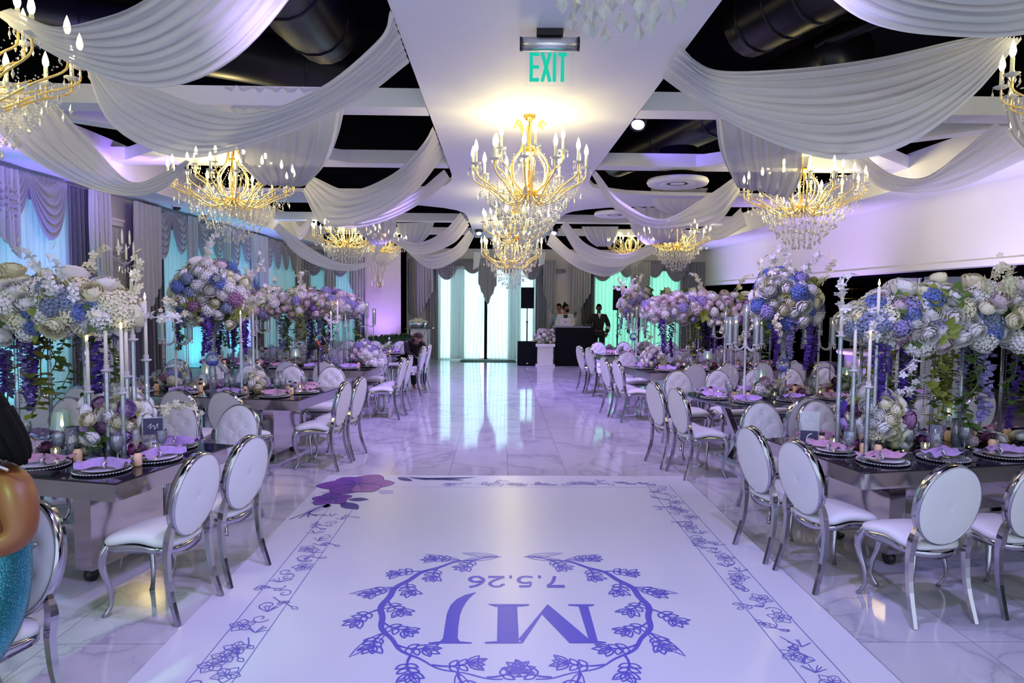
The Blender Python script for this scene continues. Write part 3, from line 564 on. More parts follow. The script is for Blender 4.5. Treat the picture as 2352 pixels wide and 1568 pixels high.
# ---------------------------------------------------------------- chandeliers
def bead(b,p,r): b.octa(p,r)
def strand(b,p,q,sag,n,r=.008):
    p=Vector(p);q=Vector(q)
    for i in range(n):
        t=(i+.5)/n; v=p.lerp(q,t); v.z-=sag*4*t*(1-t); b.octa(v,r)
def drop(b,p,l=.06,r=.013): x,y,z=p; b.octa((x,y,z-.008),.006); b.octa((x,y,z-l*.65),r,l*.45,l*.45*.7)
def chandelier_kit(R0,zp,zb,n1,n2,top=True):
    """R0 arm radius, zp height of the candle pans, zb lowest crystal, n1/n2 lower/upper arm counts"""
    ps=[P('ceiling_cap',MB().lathe([(.001,0),(.065,0),(.06,-.02),(.045,-.035),(.025,-.05),(.01,-.06)],16),'gold')]
    zc=zp-.24; zt=-.33 if top else -.06
    ps.append(P('chain',MB().tube([(0,0,-.05),(0,0,zc)],.009,6),'gold'))
    if top:
        ps.append(P('upper_bowl',MB().lathe([(.001,zt+.02),(.08,zt+.01),(.075,zt-.03),(.045,zt-.06),(.001,zt-.075)],16),'gold'))
    me=MB().tube(crom([(.17,0,zt+.22),(.13,0,zt+.26),(.07,0,zt+.15),(.09,0,zt),(.2,0,zt-.16),(.18,0,zt-.34),(.05,0,zc)],22),.011,6).mesh('scroll','goldglow')
    for i in range(6): ps.append(P('scroll',me,None,T(rz=2*PI*i/6+.3)))
    ps.append(P('hub',MB().lathe([(.001,zc+.06),(.06,zc+.05),(.09,zc),(.05,zc-.05),(.001,zc-.07)],16),'gold'))
    def armset(r,z,n,ph,cn):
        z0=zc; arm=MB().tube(crom([(.05,0,z0),(r*.35,0,z0-.10),(r*.72,0,z-.19),(r*.97,0,z-.10),(r,0,z)],18),.008,6); arm.tube(crom([(.05,.02,z0-.02),(r*.5,.0,z0+.02),(r*.72,0,z-.17)],8),.005,5)
        pan=MB().lathe([(.012,0),(.03,.005),(.05,.018),(.052,.022),(.03,.012),(.014,.01)],12,(r,0,z)); [drop(pan,(r+.05*cos(a),.05*sin(a),z+.015),.075,.009) for a in (0,PI/2,PI,PI*1.5)]
        can=MB().lathe([(.014,.01),(.014,.13),(.002,.132)],10,(r,0,z)); bul=MB().lathe([(.008,.13),(.018,.150),(.022,.172),(.016,.205),(.006,.235),(.0005,.25)],10,(r,0,z))
        st=MB(); strand(st,(r,0,z-.02),(.12,0,z0+.10),.12,int(16*r/.5),.007); strand(st,(r,0,z-.02),(r*cos(2*PI/n),r*sin(2*PI/n),z-.02),.10,8,.006); [drop(st,(r*k,0,z-.19-.03*k),.10,.012) for k in (.55,.75,.92)]
        am,pm,cm,bm,sm_=(x.mesh(nn,mm) for x,nn,mm in ((arm,'arm','goldglow'),(pan,'drip_pan','crystal'),(can,'candle','ivory'),(bul,'bulb','bulb'),(st,'crystal_strand','crystal')))
        for i in range(n):
            t=T(rz=2*PI*i/n+ph); ps.append(('arm',am,t,[('drip_pan',pm,I4,(),{}),('candle',cm,I4,(),{}),('bulb',bm,I4,(),{}),('crystal_strand',sm_,I4,(),{})],{}))
    armset(R0,zp,n1,.1,0); armset(R0*.62,zp+.15,n2,.35,1)
    # crystal skirt: tiers of bead strings ending in drops
    rnd=random.Random(3); sk=MB(); H=zc-zb
    for tier,(ra,zz,k) in enumerate(((R0*.86,zc+.06,34),(R0*.70,zc+.0,32),(R0*.54,zc-.03,26),(R0*.38,zc-.06,20),(R0*.2,zc-.08,12))):
        for i in range(k):
            a=2*PI*i/k+tier; L=H*(.36+.145*tier)+rnd.uniform(-.03,.03); x,y=ra*cos(a),ra*sin(a)
            nb=int(L/.022)
            for j in range(nb): f=j/nb; sk.octa((x*(1-.22*f*f),y*(1-.22*f*f),zz-L*f),.0075)
            drop(sk,(x*.78,y*.78,zz-L),.08,.017)
    drop(sk,(0,0,zb+.06),.09,.02)
    ps.append(P('crystal_skirt',sk,'crystal',kind='stuff'))
    cg=MB()
    for i in range(8): a=2*PI*i/8; strand(cg,(.16*cos(a),.16*sin(a),zt-.05),(.3*cos(a+.5),.3*sin(a+.5),zp-.05),.06,14,.007)
    ps.append(P('crystal_garland',cg,'crystal'))
    return ('crystal_chandelier',None,ps)
KA=chandelier_kit(.57,-.54,-1.14,12,6); KB=chandelier_kit(.78,-.30,-.98,16,9,False)
CH=[(KA,(.30,1.72),3.7,.93,'crystal chandelier whose pendants dip into the top edge of the photo',9),(KA,(.30,6.95),3.7,1,'gold crystal chandelier on the centre panel just beyond the EXIT sign',55),(KA,(.30,11.8),3.7,1,'second gold chandelier on the centre panel, half hidden behind the crystal drops',40),
 (KA,(.30,16.2),3.7,1.24,'farthest centre chandelier with pink and blue tinted crystal drops',50),(KB,(-3.55,4.45),3.7,1,'brass crystal chandelier cut off at the upper curtain-side corner',45),(KB,(-3.55,9.3),3.7,1,'wide crystal chandelier above the second curtain-side table',70),
 (KB,(-3.6,16.35),3.7,1.0,'yellow glowing chandelier above the third curtain-side table',50),(KB,(-3.25,19.45),3.7,.83,'smaller far chandelier before the violet pier',25),(KB,(4.25,4.5),3.7,1,'chandelier barely showing at the bar-side margin',35),(KB,(4.2,9.45),3.7,1,'wide crystal chandelier over the bar-side tables below the diagonal beams',70),
 (KB,(4.25,16.35),3.7,1.0,'yellow glowing chandelier before the green lit window',50),(KB,(3.75,19.45),3.7,.83,'smallest chandelier before the green window swags',22)]
for i,(kit,(x,y),z,s,lab,w) in enumerate(CH):
    place(kit,T(x,y,z,.3*i,s=s),lab,'chandelier','gold crystal chandeliers')
    zz=z-(.62 if kit is KA else .42)*s
    light('chandelier_light','POINT',(x,y,zz+.18),WRM,w,.22)
# ---------------------------------------------------------------- oval back chair (origin on floor under seat centre, sitter faces +y)
def chair_kit():
    ps=[]; za,zb_,cz,ty=.200,.250,.705,-.255
    tilt=T(0,ty,cz,rx=R(12))
    def oval(k,a=za,b=zb_): return [(a*cos(2*PI*i/k),b*sin(2*PI*i/k)) for i in range(k)]
    rim=MB(); K=40; prof=[(-.028,1.0),(.028,1.0),(.028,.968),(-.028,.968)]
    vs=[(a*q,d,b*q) for d,q in prof for a,b in oval(K)]
    rim.add(vs,[(i*K+j,i*K+(j+1)%K,((i+1)%4)*K+(j+1)%K,((i+1)%4)*K+j) for i in range(4) for j in range(K)])
    ps.append(P('backrest_rim',rim,'chrome',tilt))
    def dome(sgn,h,tuft):
        b=MB(); rings=10; vs=[(0,sgn*(.018+h),0)]
        btn=[(0,.0),(.085,.07),(-.085,.07),(.085,-.07),(-.085,-.07),(0,.145),(0,-.145)]
        for r in range(1,rings+1):
            q=r/rings
            for j in range(36):
                x,z=.972*za*q*cos(2*PI*j/36),.972*zb_*q*sin(2*PI*j/36); y=(.020 if tuft else .026)+h*(1-q**4)
                if tuft:
                    for bx,bz in btn: y-=.017*math.exp(-((x-bx)**2+(z-bz)**2)/.0007)
                    for s1 in (1,-1):
                        for off in (-.14,0,.14): y-=.005*math.exp(-((z-s1*x*.82-off)/.010)**2)
                vs.append((x,sgn*y,z))
        fs=[(0,1+(j+1)%36,1+j) if sgn>0 else (0,1+j,1+(j+1)%36) for j in range(36)]
        for r in range(rings-1):
            for j in range(36):
                a,b_,c,d=1+r*36+j,1+r*36+(j+1)%36,1+(r+1)*36+(j+1)%36,1+(r+1)*36+j
                fs.append((a,b_,c,d) if sgn>0 else (a,d,c,b_))
        return b.add(vs,fs)
    btn=MB(); [btn.ball((x,.036,z),.009,8,4,.6) for x,z in ((0,.0),(.085,.07),(-.085,.07),(.085,-.07),(-.085,-.07),(0,.145),(0,-.145))]
    ps.append(P('backrest_front',dome(1,.03,True),'leather',tilt,[('tuft_button',btn.mesh('tuft_button','leather'),I4,(),{})])); ps.append(P('backrest_panel',dome(-1,.008,False),'leather',tilt))
    # seat: wavy sided cushion
    def plan(u):   # outline angle -> xy
        c,s=cos(u),sin(u); n=3.4; r=(abs(c)**n+abs(s)**n)**(-1/n); y=.225*r*s; x=(.212+.03*(y/.225)-.022*cos(y/.225*2.6))*r*c
        return x,y
    seat=MB(); K=44; prof=[(.86,.435),(.99,.44),(1.0,.458),(.97,.474),(.85,.488),(.5,.497),(.01,.50)]; vs=[]
    for q,z in prof:
        for j in range(K):
            x,y=plan(2*PI*j/K); vs.append((x*q,y*q,z+.012*cos(y*q*15)*(1 if q>.3 else .6)))
    seat.add(vs,[(i*K+j,i*K+(j+1)%K,(i+1)*K+(j+1)%K,(i+1)*K+j) for i in range(len(prof)-1) for j in range(K)]+[tuple(range(6*K,7*K))]); ps.append(P('seat',seat,'leather'))
    ap=MB(); vs=[]
    for q,lo in ((.985,0),(.985,1),(.90,1),(.90,0)):
        for j in range(K):
            x,y=plan(2*PI*j/K); zz=.437+.012*cos(y*15)-(.045+.012*cos(4*PI*j/K*2))*lo; vs.append((x*q,y*q,zz))
    ap.add(vs,[(i*K+j,i*K+(j+1)%K,((i+1)%4)*K+(j+1)%K,((i+1)%4)*K+j) for i in range(4) for j in range(K)]); ps.append(P('seat_frame',ap,'chrome'))
    rear=MB().tube(crom([(.156,-.226,.575),(.180,-.222,.50),(.184,-.215,.44),(.186,-.208,.38),(.19,-.225,.2),(.200,-.285,.0)],16),[.014,.02,.024,.026,.027,.027,.027,.026,.025,.024,.023,.022,.021,.02,.019,.018,.017],4,smooth=False)
    rm=rear.mesh('leg','chrome'); mir=Matrix.Scale(-1,4,(1,0,0))
    ps.append(P('leg',rm,None)); ps.append(P('leg',rm,None,mir))
    fr=MB().tube(crom([(.18,.165,.43),(.205,.195,.37),(.20,.20,.28),(.175,.175,.16),(.17,.175,.07),(.195,.205,.0)],16),[.032,.033,.032,.030,.028,.025,.022,.020,.018,.016,.015,.014,.013,.013,.014,.015,.016],6)
    fm=fr.mesh('leg','chrome'); ps.append(P('leg',fm,None)); ps.append(P('leg',fm,None,mir))
    return ('oval_back_chair',None,ps)
KCH=chair_kit()
# ---------------------------------------------------------------- table kits (local x along the long side away from the aisle, y across, origin at the near aisle corner)
TW,TL=1.12,3.2
def table_kit(L,style):
    ps=[]; g=MB().box(0,L,0,TW,.745,.757)
    ps.append(P('glass_top',g,'tabletop' if style!='clear' else 'topclear'))
    if style=='clear':
        ps.append(P('top_frame',MB().box(.12,L-.12,.12,.18,.70,.744).box(.12,L-.12,TW-.18,TW-.12,.70,.744).box(.12,.18,.18,TW-.18,.70,.744).box(L-.18,L-.12,.18,TW-.18,.70,.744),'chrome'))
        for x in (.5,L-.5):
            for a,b in ((.22,TW/2+.18),(TW-.22,TW/2-.18)): ps.append(P('trestle_leg',MB().tube([(x,a,.70),(x,b,.04)],.05,4,smooth=False),'mirror'))
            ps.append(P('foot_plate',MB().box(x-.05,x+.05,.2,TW-.2,0,.035),'mirror'))
    else:
        ps.append(P('apron',MB().box(.03,L-.03,.03,.06,.63,.744).box(.03,L-.03,TW-.06,TW-.03,.63,.744).box(.03,.06,.06,TW-.06,.63,.744).box(L-.06,L-.03,.06,TW-.06,.63,.744),'mirror'))
        for x in (.42,L-.55):
            pl=MB().box(x,x+.13,.24,TW-.24,.09,.63); ps.append(P('pedestal',pl,'mirror',I4,[('caster',MB().tube([(x+.045,.30,.045),(x+.085,.30,.045)],.045,12).tube([(x+.045,TW-.30,.045),(x+.085,TW-.30,.045)],.045,12).mesh('caster','blackm'),I4,(),{})]))
        ps.append(P('stretcher',MB().box(.55,L-.55,TW/2-.04,TW/2+.04,.12,.24),'mirror'))
    return ('banquet_table',None,ps)
KT={s:table_kit(TL,s) for s in ('dark','clear')}
# ---------------------------------------------------------------- tableware kits
cb=MB(); [cb.ball((.163*cos(2*PI*i/56),.163*sin(2*PI*i/56),.012),.0062,6,4) for i in range(56)]
KCG=('charger_plate',MB().lathe([(.001,.001),(.10,.001),(.165,.011),(.165,.014),(.10,.005),(.001,.005)],36).mesh('charger_plate','glass'),[P('beaded_rim',cb,'bead')])
KPL=('dinner_plate',MB().lathe([(.001,.006),(.07,.006),(.125,.018),(.125,.021),(.08,.011),(.001,.010)],32).mesh('dinner_plate','plate'),[])
def napkin_kit(m,seed):
    rnd=random.Random(seed); b=MB(); a1=rnd.uniform(.05,.09)
    def fn(sg):
        def f(u,v):
            w=.020+.095*(u**1.15)*(1-.2*u*u); s=2*v-1
            return (sg*(.008+.155*u-.02*s*s*u),s*w+.008*sin(u*5+seed),.012+.058*(1-s*s)*(1-.35*u)*(.75+.25*sin(v*17+seed))+.016*sin(v*15+u*5+seed)*(.25+u*.6)+a1*.35*u*(.5+.5*sin(v*5+seed)))
        return f
    b.grid(fn(1),10,24); b.grid(fn(-1),10,24)
    ring=MB().tube([(.0,.026*cos(t*PI/6),.026+.018*sin(t*PI/6)) for t in range(12)],.009,6,True)
    return ('folded_napkin',b.mesh('folded_napkin',m),[P('napkin_ring',ring,'bead')])
KNP=[napkin_kit('napkin',1),napkin_kit('napkin2',2),napkin_kit('napkin',3)]
gb=[(.034,0),(.034,.004),(.006,.012),(.005,.06),(.008,.07),(.026,.085),(.038,.115),(.040,.15),(.036,.175)]
KGO=('water_goblet',MB().bowl(gb,14).mesh('water_goblet','glass'),[P('water_fill',MB().lathe([(.001,.078),(.023,.088),(.034,.115),(.035,.14),(.001,.141)],12),'water')])
KFL=('champagne_flute',MB().bowl([(.03,0),(.03,.004),(.005,.01),(.004,.09),(.016,.115),(.023,.16),(.021,.215)],12).mesh('champagne_flute','glass'),[P('drink',MB().lathe([(.001,.1),(.014,.118),(.020,.15),(.001,.151)],10),'juice')])
KBT=('favour_bottle',MB().lathe([(.001,0),(.025,.001),(.027,.01),(.027,.068),(.018,.082),(.015,.09)],12).mesh('favour_bottle','juice'),[P('cap',MB().lathe([(.019,.088),(.019,.110),(.001,.111)],12),'blackm')])
KVO=('votive_candle',MB().bowl([(.001,.001),(.028,.002),(.032,.07),(.029,.07)],14).mesh('votive_candle','glass'),[P('wax',MB().lathe([(.001,.005),(.026,.006),(.027,.03),(.001,.032)],10),'wax'),P('flame',MB().lathe([(.0005,.034),(.007,.045),(.004,.06),(.0005,.07)],8),'flame')])
KLA=('crystal_table_lamp',None,[P('stem',MB().lathe([(.05,0),(.05,.008),(.012,.02),(.010,.07),(.02,.09),(.010,.11),(.014,.15),(.03,.165)],14),'acrylic'),P('lamp_shade',MB().bowl([(.075,.165),(.066,.21),(.055,.29)],36),'shade'),P('flame',MB().lathe([(.0005,.175),(.012,.19),(.01,.215),(.0005,.235)],8),'flame')])
KCV=('cylinder_vase',MB().bowl([(.001,.002),(.04,.002),(.04,.22),(.037,.22)],18).mesh('cylinder_vase','glass'),[P('water_fill',MB().lathe([(.001,.004),(.037,.005),(.037,.11),(.001,.111)],14),'water')])
def taper(h,c=.30):
    st=MB(); st.tube([(0,0,.01),(0,0,h)],.016,6,smooth=False); st.lathe([(.055,0),(.055,.012),(.02,.02),(.001,.02)],14)
    bo=MB().lathe([(.012,h-.01),(.034,h),(.036,h+.008),(.016,h+.012),(.018,h+.04),(.014,h+.04)],12)
    return ('tall_candlestick',st.mesh('tall_candlestick','acrylic'),[P('candle_cup',bo,'crystal'),P('taper_candle',MB().lathe([(.0125,h+.01),(.011,h+c),(.001,h+c+.004)],10),'wax'),P('flame',MB().lathe([(.0005,h+c+.006),(.009,h+c+.022),(.005,h+c+.045),(.0005,h+c+.06)],8),'flame')])
def candelabra_kit(h=.62,n=5):
    ps=[P('column',MB().lathe([(.09,0),(.09,.01),(.03,.03),(.014,.05),(.018,h*.4),(.012,h*.45),(.012,h-.05),(.03,h),(.02,h+.03),(.012,h+.1),(.03,h+.14),(.001,h+.15)],12),'crystal')]
    def unit(x,y,z):
        cup=MB().lathe([(.008,z-.02),(.04,z),(.036,z+.008),(.012,z+.01)],12,(x,y,0)); [drop(cup,(x+.035*cos(a),y+.035*sin(a),z),.06,.008) for a in (0,1.57,3.14,4.71)]
        return [P('drip_cup',cup,'crystal'),P('candle',MB().lathe([(.011,z+.01),(.010,z+.22),(.001,z+.222)],8,(x,y,0)),'wax',I4,[('flame',MB().lathe([(.0005,z+.224),(.007,z+.235),(.0005,z+.262)],6,(x,y,0)).mesh('flame','flame'),I4,(),{})]),P('glass_chimney',MB().bowl([(.034,z+.008),(.034,z+.30)],14,(x,y,0)),'glass')]
    ps+=unit(0,0,h+.15)
    for i in range(n-1):
        a=2*PI*i/(n-1)+.4; r=.20; x,y=r*cos(a),r*sin(a)
        ps.append(P('arm',MB().tube(crom([(0,0,h),(x*.35,y*.35,h-.05),(x*.75,y*.75,h-.05),(x,y,h+.0)],10),.009,6),'crystal')); ps+=unit(x,y,h+.01)
        b=MB(); strand(b,(x*.9,y*.9,h-.03),(x*.9,y*.9,h-.42),0,20,.010); ps.append(P('bead_strand',b,'bead'))
    return ('candelabra',None,ps)
KCD=candelabra_kit()
# ---------------------------------------------------------------- flower heads
def rose_mb(seed,opn=1.0,frill=0):
    """cupped petals wrapped round a tight heart"""
    rnd=random.Random(seed); b=MB(); b.ball((0,0,.34),.22,8,5,1.2)
    for ring,(n,r,top,tip) in enumerate(((3,.24,86,.0),(3,.38,78,.03),(4,.52,69,.07),(5,.67,58,.11),(5,.83,45,.15),(6,1.0,28,.18))):
        top=top+(1-opn)*22
        for i in range(n):
            a=2*PI*i/n+ring*.7+rnd.uniform(-.15,.15); w=1.2*PI/n
            def f(u,v,a=a,r=r,top=top,tip=tip,w=w):
                th=a+(u-.5)*2*w*(1-.15*v*v); ph=R(-55+(top+55)*v-10*v*(2*u-1)**2)
                rr=r*cos(ph)*(1+.10*(u-.5))+tip*opn*v**4+frill*.06*sin(th*9+seed)*v*v+.015*sin(ring+th*3); z=r*sin(ph)*.92+.08+(1-r)*.42*v-tip*.5*v**5
                return (rr*cos(th),rr*sin(th),z)
            b.grid(f,4,5)
    return b
def hyd_mb(seed,n=100):
    rnd=random.Random(seed); b=MB(); b.ball((0,0,.1),.62,8,5)
    for i in range(n):
        z=1-1.5*(i+.5)/n; a=i*2.39996; r=math.sqrt(max(0,1-z*z)); d=Vector((r*cos(a),r*sin(a),z)); d.normalize(); c=d*(.80+.20*rnd.random())
        x=d.orthogonal().normalized(); y=d.cross(x); ph=rnd.random()*6
        for k in range(4):
            t=ph+k*PI/2; e=x*cos(t)+y*sin(t); f=x*cos(t+.75)+y*sin(t+.75); g=x*cos(t-.75)+y*sin(t-.75); s=.165
            b.add([c,c+g*s*.8+d*.03,c+e*s*1.25+d*.10,c+f*s*.8+d*.03],[(0,1,2,3)])
    return b
def spray_mb(seed,n=9):
    rnd=random.Random(seed); b=MB(); pts=crom([(0,0,0),(.1,.03,.5),(.3,.05,1.0),(.7,.0,1.35)],n*2); b.tube(pts,.018,4)
    for i in range(3,n*2+1):
        p=pts[i]+Vector((rnd.uniform(-.13,.13),rnd.uniform(-.13,.13),rnd.uniform(-.05,.1))); d=Vector((rnd.uniform(-1,1),rnd.uniform(-1,1),rnd.uniform(-.2,1))).normalized(); x=d.orthogonal().normalized(); y=d.cross(x); s=.15*(1.2-.5*i/(n*2))
        for k in range(5):
            t=k*2*PI/5; e=x*cos(t)+y*sin(t); f=x*cos(t+.5)+y*sin(t+.5); g=x*cos(t-.5)+y*sin(t-.5); b.add([p,p+g*s*.8+d*s*.3,p+e*s*1.1+d*s*.2,p+f*s*.8+d*s*.3],[(0,1,2,3)])
    return b
def wist_mb(seed,L=1.0,curl=0):
    rnd=random.Random(seed); b=MB(); n=int(70*L)
    for i in range(n):
        t=i/n; r=.16*(1-t)**.6+.03; a=rnd.random()*6.28; p=Vector((r*cos(a)*rnd.random()+.05*sin(t*5+seed),r*sin(a)*rnd.random()+.05*cos(t*4+seed),-t*3.0*L)); d=Vector((cos(a),sin(a),rnd.uniform(-.6,.4))).normalized(); x=d.orthogonal().normalized(); y=d.cross(x); s=.095
        b.add([p-x*s,p+d*s*.9-y*s,p+x*s,p+y*s],[(0,1,2,3)]); b.add([p-y*s,p+d*s+x*s*.5,p+y*s],[(0,1,2)])
    return b
def vine_mb(seed,n=20,Ls=.24):
    rnd=random.Random(seed); b=MB(); pts=crom([(0,0,0),(.2,.1,-.6),(.05,.05,-1.4),(.25,-.05,-2.1),(.1,0,-2.9)],n); b.tube(pts,.015,4)
    for i in range(1,n+1):
        for s in (-1,1):
            if rnd.random()<.15: continue
            p=pts[i]; a=rnd.random()*6.28; d=Vector((cos(a),sin(a),rnd.uniform(-1.1,.1))).normalized(); x=d.cross(Vector((0,0,1))).normalized(); u=x.cross(d); L=Ls*rnd.uniform(.7,1.3); w=L*.34
            q=[p,p+d*L*.35+x*w+u*.03,p+d*L*.75+x*w*.7,p+d*L-u*.04,p+d*L*.75-x*w*.7,p+d*L*.35-x*w+u*.03]; b.add(q+[p+d*L*.5-u*.03],[(0,1,6),(1,2,6),(2,3,6),(3,4,6),(4,5,6),(5,0,6)])
    return b
def leafc_mb(seed):
    rnd=random.Random(seed); b=MB()
    for i in range(7):
        a=i*.9+rnd.random(); d=Vector((cos(a),sin(a),rnd.uniform(0,.7))).normalized(); x=d.cross(Vector((0,0,1))).normalized(); L=1.1; w=.32; u=x.cross(d)
        b.add([Vector(),d*L*.35+x*w+u*.08,d*L*.75+x*w*.7,d*L-u*.1,d*L*.75-x*w*.7,d*L*.35-x*w+u*.08,d*L*.5-u*.05],[(0,1,6),(1,2,6),(2,3,6),(3,4,6),(4,5,6),(5,0,6)])
    return b
_fm={}
def fmesh(kind,colr):
    k=(kind,colr)
    if k not in _fm:
        base={'rose':lambda:rose_mb(1),'bud':lambda:rose_mb(2,.3),'peony':lambda:rose_mb(4,1.25,1),'hyd':lambda:hyd_mb(1),'spray':lambda:spray_mb(1),'wist':lambda:wist_mb(1),'wist2':lambda:wist_mb(5,1.5),'vine':lambda:vine_mb(1),'vine2':lambda:vine_mb(7,16,.3),'leaves':lambda:leafc_mb(1)}[kind]()
        nm={'rose':'rose','bud':'rosebud','peony':'peony','hyd':'hydrangea','spray':'blossom_spray','wist':'wisteria_strand','wist2':'wisteria_strand','vine':'leafy_vine','vine2':'leafy_vine','leaves':'leaf_cluster'}[kind]
        _fm[k]=(nm,base.mesh(nm,FC[colr] if colr in FC else M[colr]))
    return _fm[k]
def orient(p,d,s,spin=0):
    q=Vector(d).normalized().to_track_quat('Z','Y').to_matrix().to_4x4(); return Matrix.Translation(p)@q@Matrix.Rotation(spin,4,'Z')@Matrix.Scale(s,4)
def flower_mass(parent,rnd,surf,n,pal,size=1.0,sprays=6,leaves=8):
    """surf(i,n)->(point, normal); pal: list of (kind,colour,weight)"""
    ks=[(k,c) for k,c,w in pal for _ in range(w)]
    for i in range(n):
        p,d=surf(i,n); k,c=rnd.choice(ks); s={'rose':.058,'bud':.048,'peony':.072,'hyd':.076}[k]*size*rnd.uniform(.8,1.15)
        nm,me=fmesh(k,c); p=Vector(p)-Vector(d)*(rnd.uniform(-.03,.05) if k!='hyd' else rnd.uniform(.0,.06)); link(nm,me,parent,orient(p,Vector(d)+Vector((rnd.uniform(-.3,.3),rnd.uniform(-.3,.3),rnd.uniform(-.3,.3))),s,rnd.random()*6))
    for i in range(sprays):
        p,d=surf(rnd.randrange(n),n); d=Vector(d)+Vector((0,0,.3)); nm,me=fmesh('spray',rnd.choice(('white','white','cream'))); link(nm,me,parent,orient(p,d,.21*size,rnd.random()*6))
    for i in range(leaves):
        p,d=surf(rnd.randrange(n),n); nm,me=fmesh('leaves',rnd.choice(('leaf','leafb'))); link(nm,me,parent,orient(p,d,.10*size,rnd.random()*6))
def hangers(parent,rnd,pts,sc=1.0,wd=1.9,kinds=('wist','vine','wist2','vine2')):
    for (x,y,z) in pts:
        k=rnd.choice(kinds); c=rnd.choice(('violet','violet','periwinkle')) if 'wist' in k else rnd.choice(('leaf','leaf','leafb')); nm,me=fmesh(k,c); s=sc*rnd.uniform(.7,1.1)*(.20 if k!='wist2' else .15)
        link(nm,me,parent,T(x,y,z,rnd.random()*6,s=s)@Matrix.Diagonal((wd,wd,1,1)))
PALW=[('rose','white',6),('rose','cream',5),('peony','white',5),('hyd','white',6),('hyd','blue',2),('hyd','dusty',3),('hyd','periwinkle',1),('peony','cream',3),('hyd','cream',3),('bud','cream',3),('rose','blush',2),('hyd','mauve',1)]
PALL=[('rose','blush',5),('rose','lilac',1),('peony','white',4),('hyd','white',4),('hyd','periwinkle',3),('rose','white',3),('peony','blush',4),('hyd','blush',3)]
def canopy_piece(o_t,label,x0,x1,zt,zb,yc,ry,n,pal,seed,hn=12,size=1.0):
    """long floral canopy carried on clear poles, local to table transform"""
    rnd=random.Random(seed); e=props(link('floral_canopy',None,None,o_t),label,'flower arrangement'); cx_=(x0+x1)/2; lx=(x1-x0)/2; cz=(zt+zb)/2; rz=(zt-zb)/2
    core=MB(); core.box(x0+.12,x1-.12,yc-.10,yc+.10,zb+.05,zb+.08); build('tray',core,M['acrylic'],e)
    mo_=MB(); K=18; vs=[]
    def sf(i,n_):
        # even spread over a stretched ellipsoid
        zz=1-1.72*(i+.5)/n_; a=i*2.39996+seed; r=math.sqrt(max(0,1-zz*zz)); X=r*cos(a); X=math.copysign(abs(X)**.8,X); Y=r*sin(a); Y=Y if Y<.45 else -Y; wob=1+.12*sin(i*1.7)
        return (cx_+lx*X,yc+ry*Y*wob,cz+rz*zz*wob-.02),(X*.35,Y,zz+.15)
    ms=MB().ball((0,0,0),1,16,8); k=MB(); k.merge(ms,Matrix.Translation((cx_,yc,cz))@Matrix.Diagonal((lx*.86,ry*.62,rz*.62,1))); build('foliage_core',k,M['leaf'],e)
    flower_mass(e,rnd,sf,int(n*1.9),pal,size,9,12)
    for i in range(4):
        x=x0+.25+(x1-x0-.5)*i/3
        for yy in (yc-.13,yc+.13): build('clear_pole',MB().tube([(x,yy,.757),(x,yy,zb+.1)],.014,6).lathe([(.04,.757),(.04,.768),(.014,.775)],12,(x,yy,0)),M['acrylic'],e)
    hangers(e,rnd,[(rnd.uniform(x0+.1,x1-.1),yc+rnd.uniform(-ry,ry)*.8,zb+.08) for _ in range(hn)])
    for i in range(8):
        b=MB(); x=x0+.2+(x1-x0-.4)*(i+.5)/8; y=yc+rnd.choice((-.15,.15)); strand(b,(x,y,zb+.05),(x,y,zb-.45),0,26,.008); build('bead_strand',b,M['bead'],e)
    return e
def ball_piece(mt,label,r,zc,n,pal,seed,vase=True,size=1.0,hn=12):
    rnd=random.Random(seed); e=props(link('floral_globe',None,None,mt),label,'flower arrangement')
    def sf(i,n_):
        zz=1-1.75*(i+.5)/n_; a=i*2.39996; q=math.sqrt(max(0,1-zz*zz)); d=Vector((q*cos(a),q*sin(a),zz)); return tuple(d*r*rnd.uniform(.88,1.04)+Vector((0,0,zc))),tuple(d)
    build('foliage_core',MB().ball((0,0,zc),r*.74,14,8),M['leaf'],e); flower_mass(e,rnd,sf,int(n*1.6),pal,size,9,10)
    hangers(e,rnd,[(r*.85*cos(t),r*.85*sin(t),zc-r*.35) for t in [rnd.random()*6.28 for _ in range(hn)]],.85)
    if vase:
        build('trumpet_vase',MB().bowl([(.10,.0),(.10,.012),(.035,.02),(.04,.25),(.03,.30)]+[(.082*sin(t),.375-.082*cos(t)) for t in [.5+i*.22 for i in range(10)]]+[(.03,.46),(.035,.56),(.05,.66),(.085,.76),(.14,.84),(.15,.85)],22),M['glass'],e)
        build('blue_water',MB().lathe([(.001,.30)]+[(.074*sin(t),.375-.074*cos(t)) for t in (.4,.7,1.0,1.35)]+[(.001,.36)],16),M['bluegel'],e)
    return e
# ---------------------------------------------------------------- tables laid out along both sides of the dance floor
# (name in labels, near aisle corner, short side direction, side, style)
def tmat(corner,far,side):
    c=Vector((corner[0],corner[1],0)); y=(Vector((far[0],far[1],0))-c).normalized(); x=Vector((y.y,-y.x,0))*(1 if side>0 else -1)
    m=Matrix(((x.x,y.x,0,c.x),(x.y,y.y,0,c.y),(0,0,1,0),(0,0,0,1))); return m,x,y,c
TABS=[('front curtain-side table',(-2.25,4.01),(-1.94,5.24),-1,'dark'),('second curtain-side table',(-2.15,7.38),(-1.97,8.46),-1,'dark'),('third curtain-side table',(-2.0,10.52),(-1.87,11.70),-1,'dark'),('rear curtain-side table',(-1.95,13.2),(-1.82,14.5),-1,'dark'),
 ('front bar-side table',(2.38,4.32),(2.17,5.34),1,'dark'),('second bar-side table',(2.43,7.09),(2.15,8.18),1,'clear'),('third bar-side table',(2.35,10.45),(2.13,11.45),1,'dark'),('rear bar-side table',(2.28,13.25),(2.03,14.3),1,'dark')]
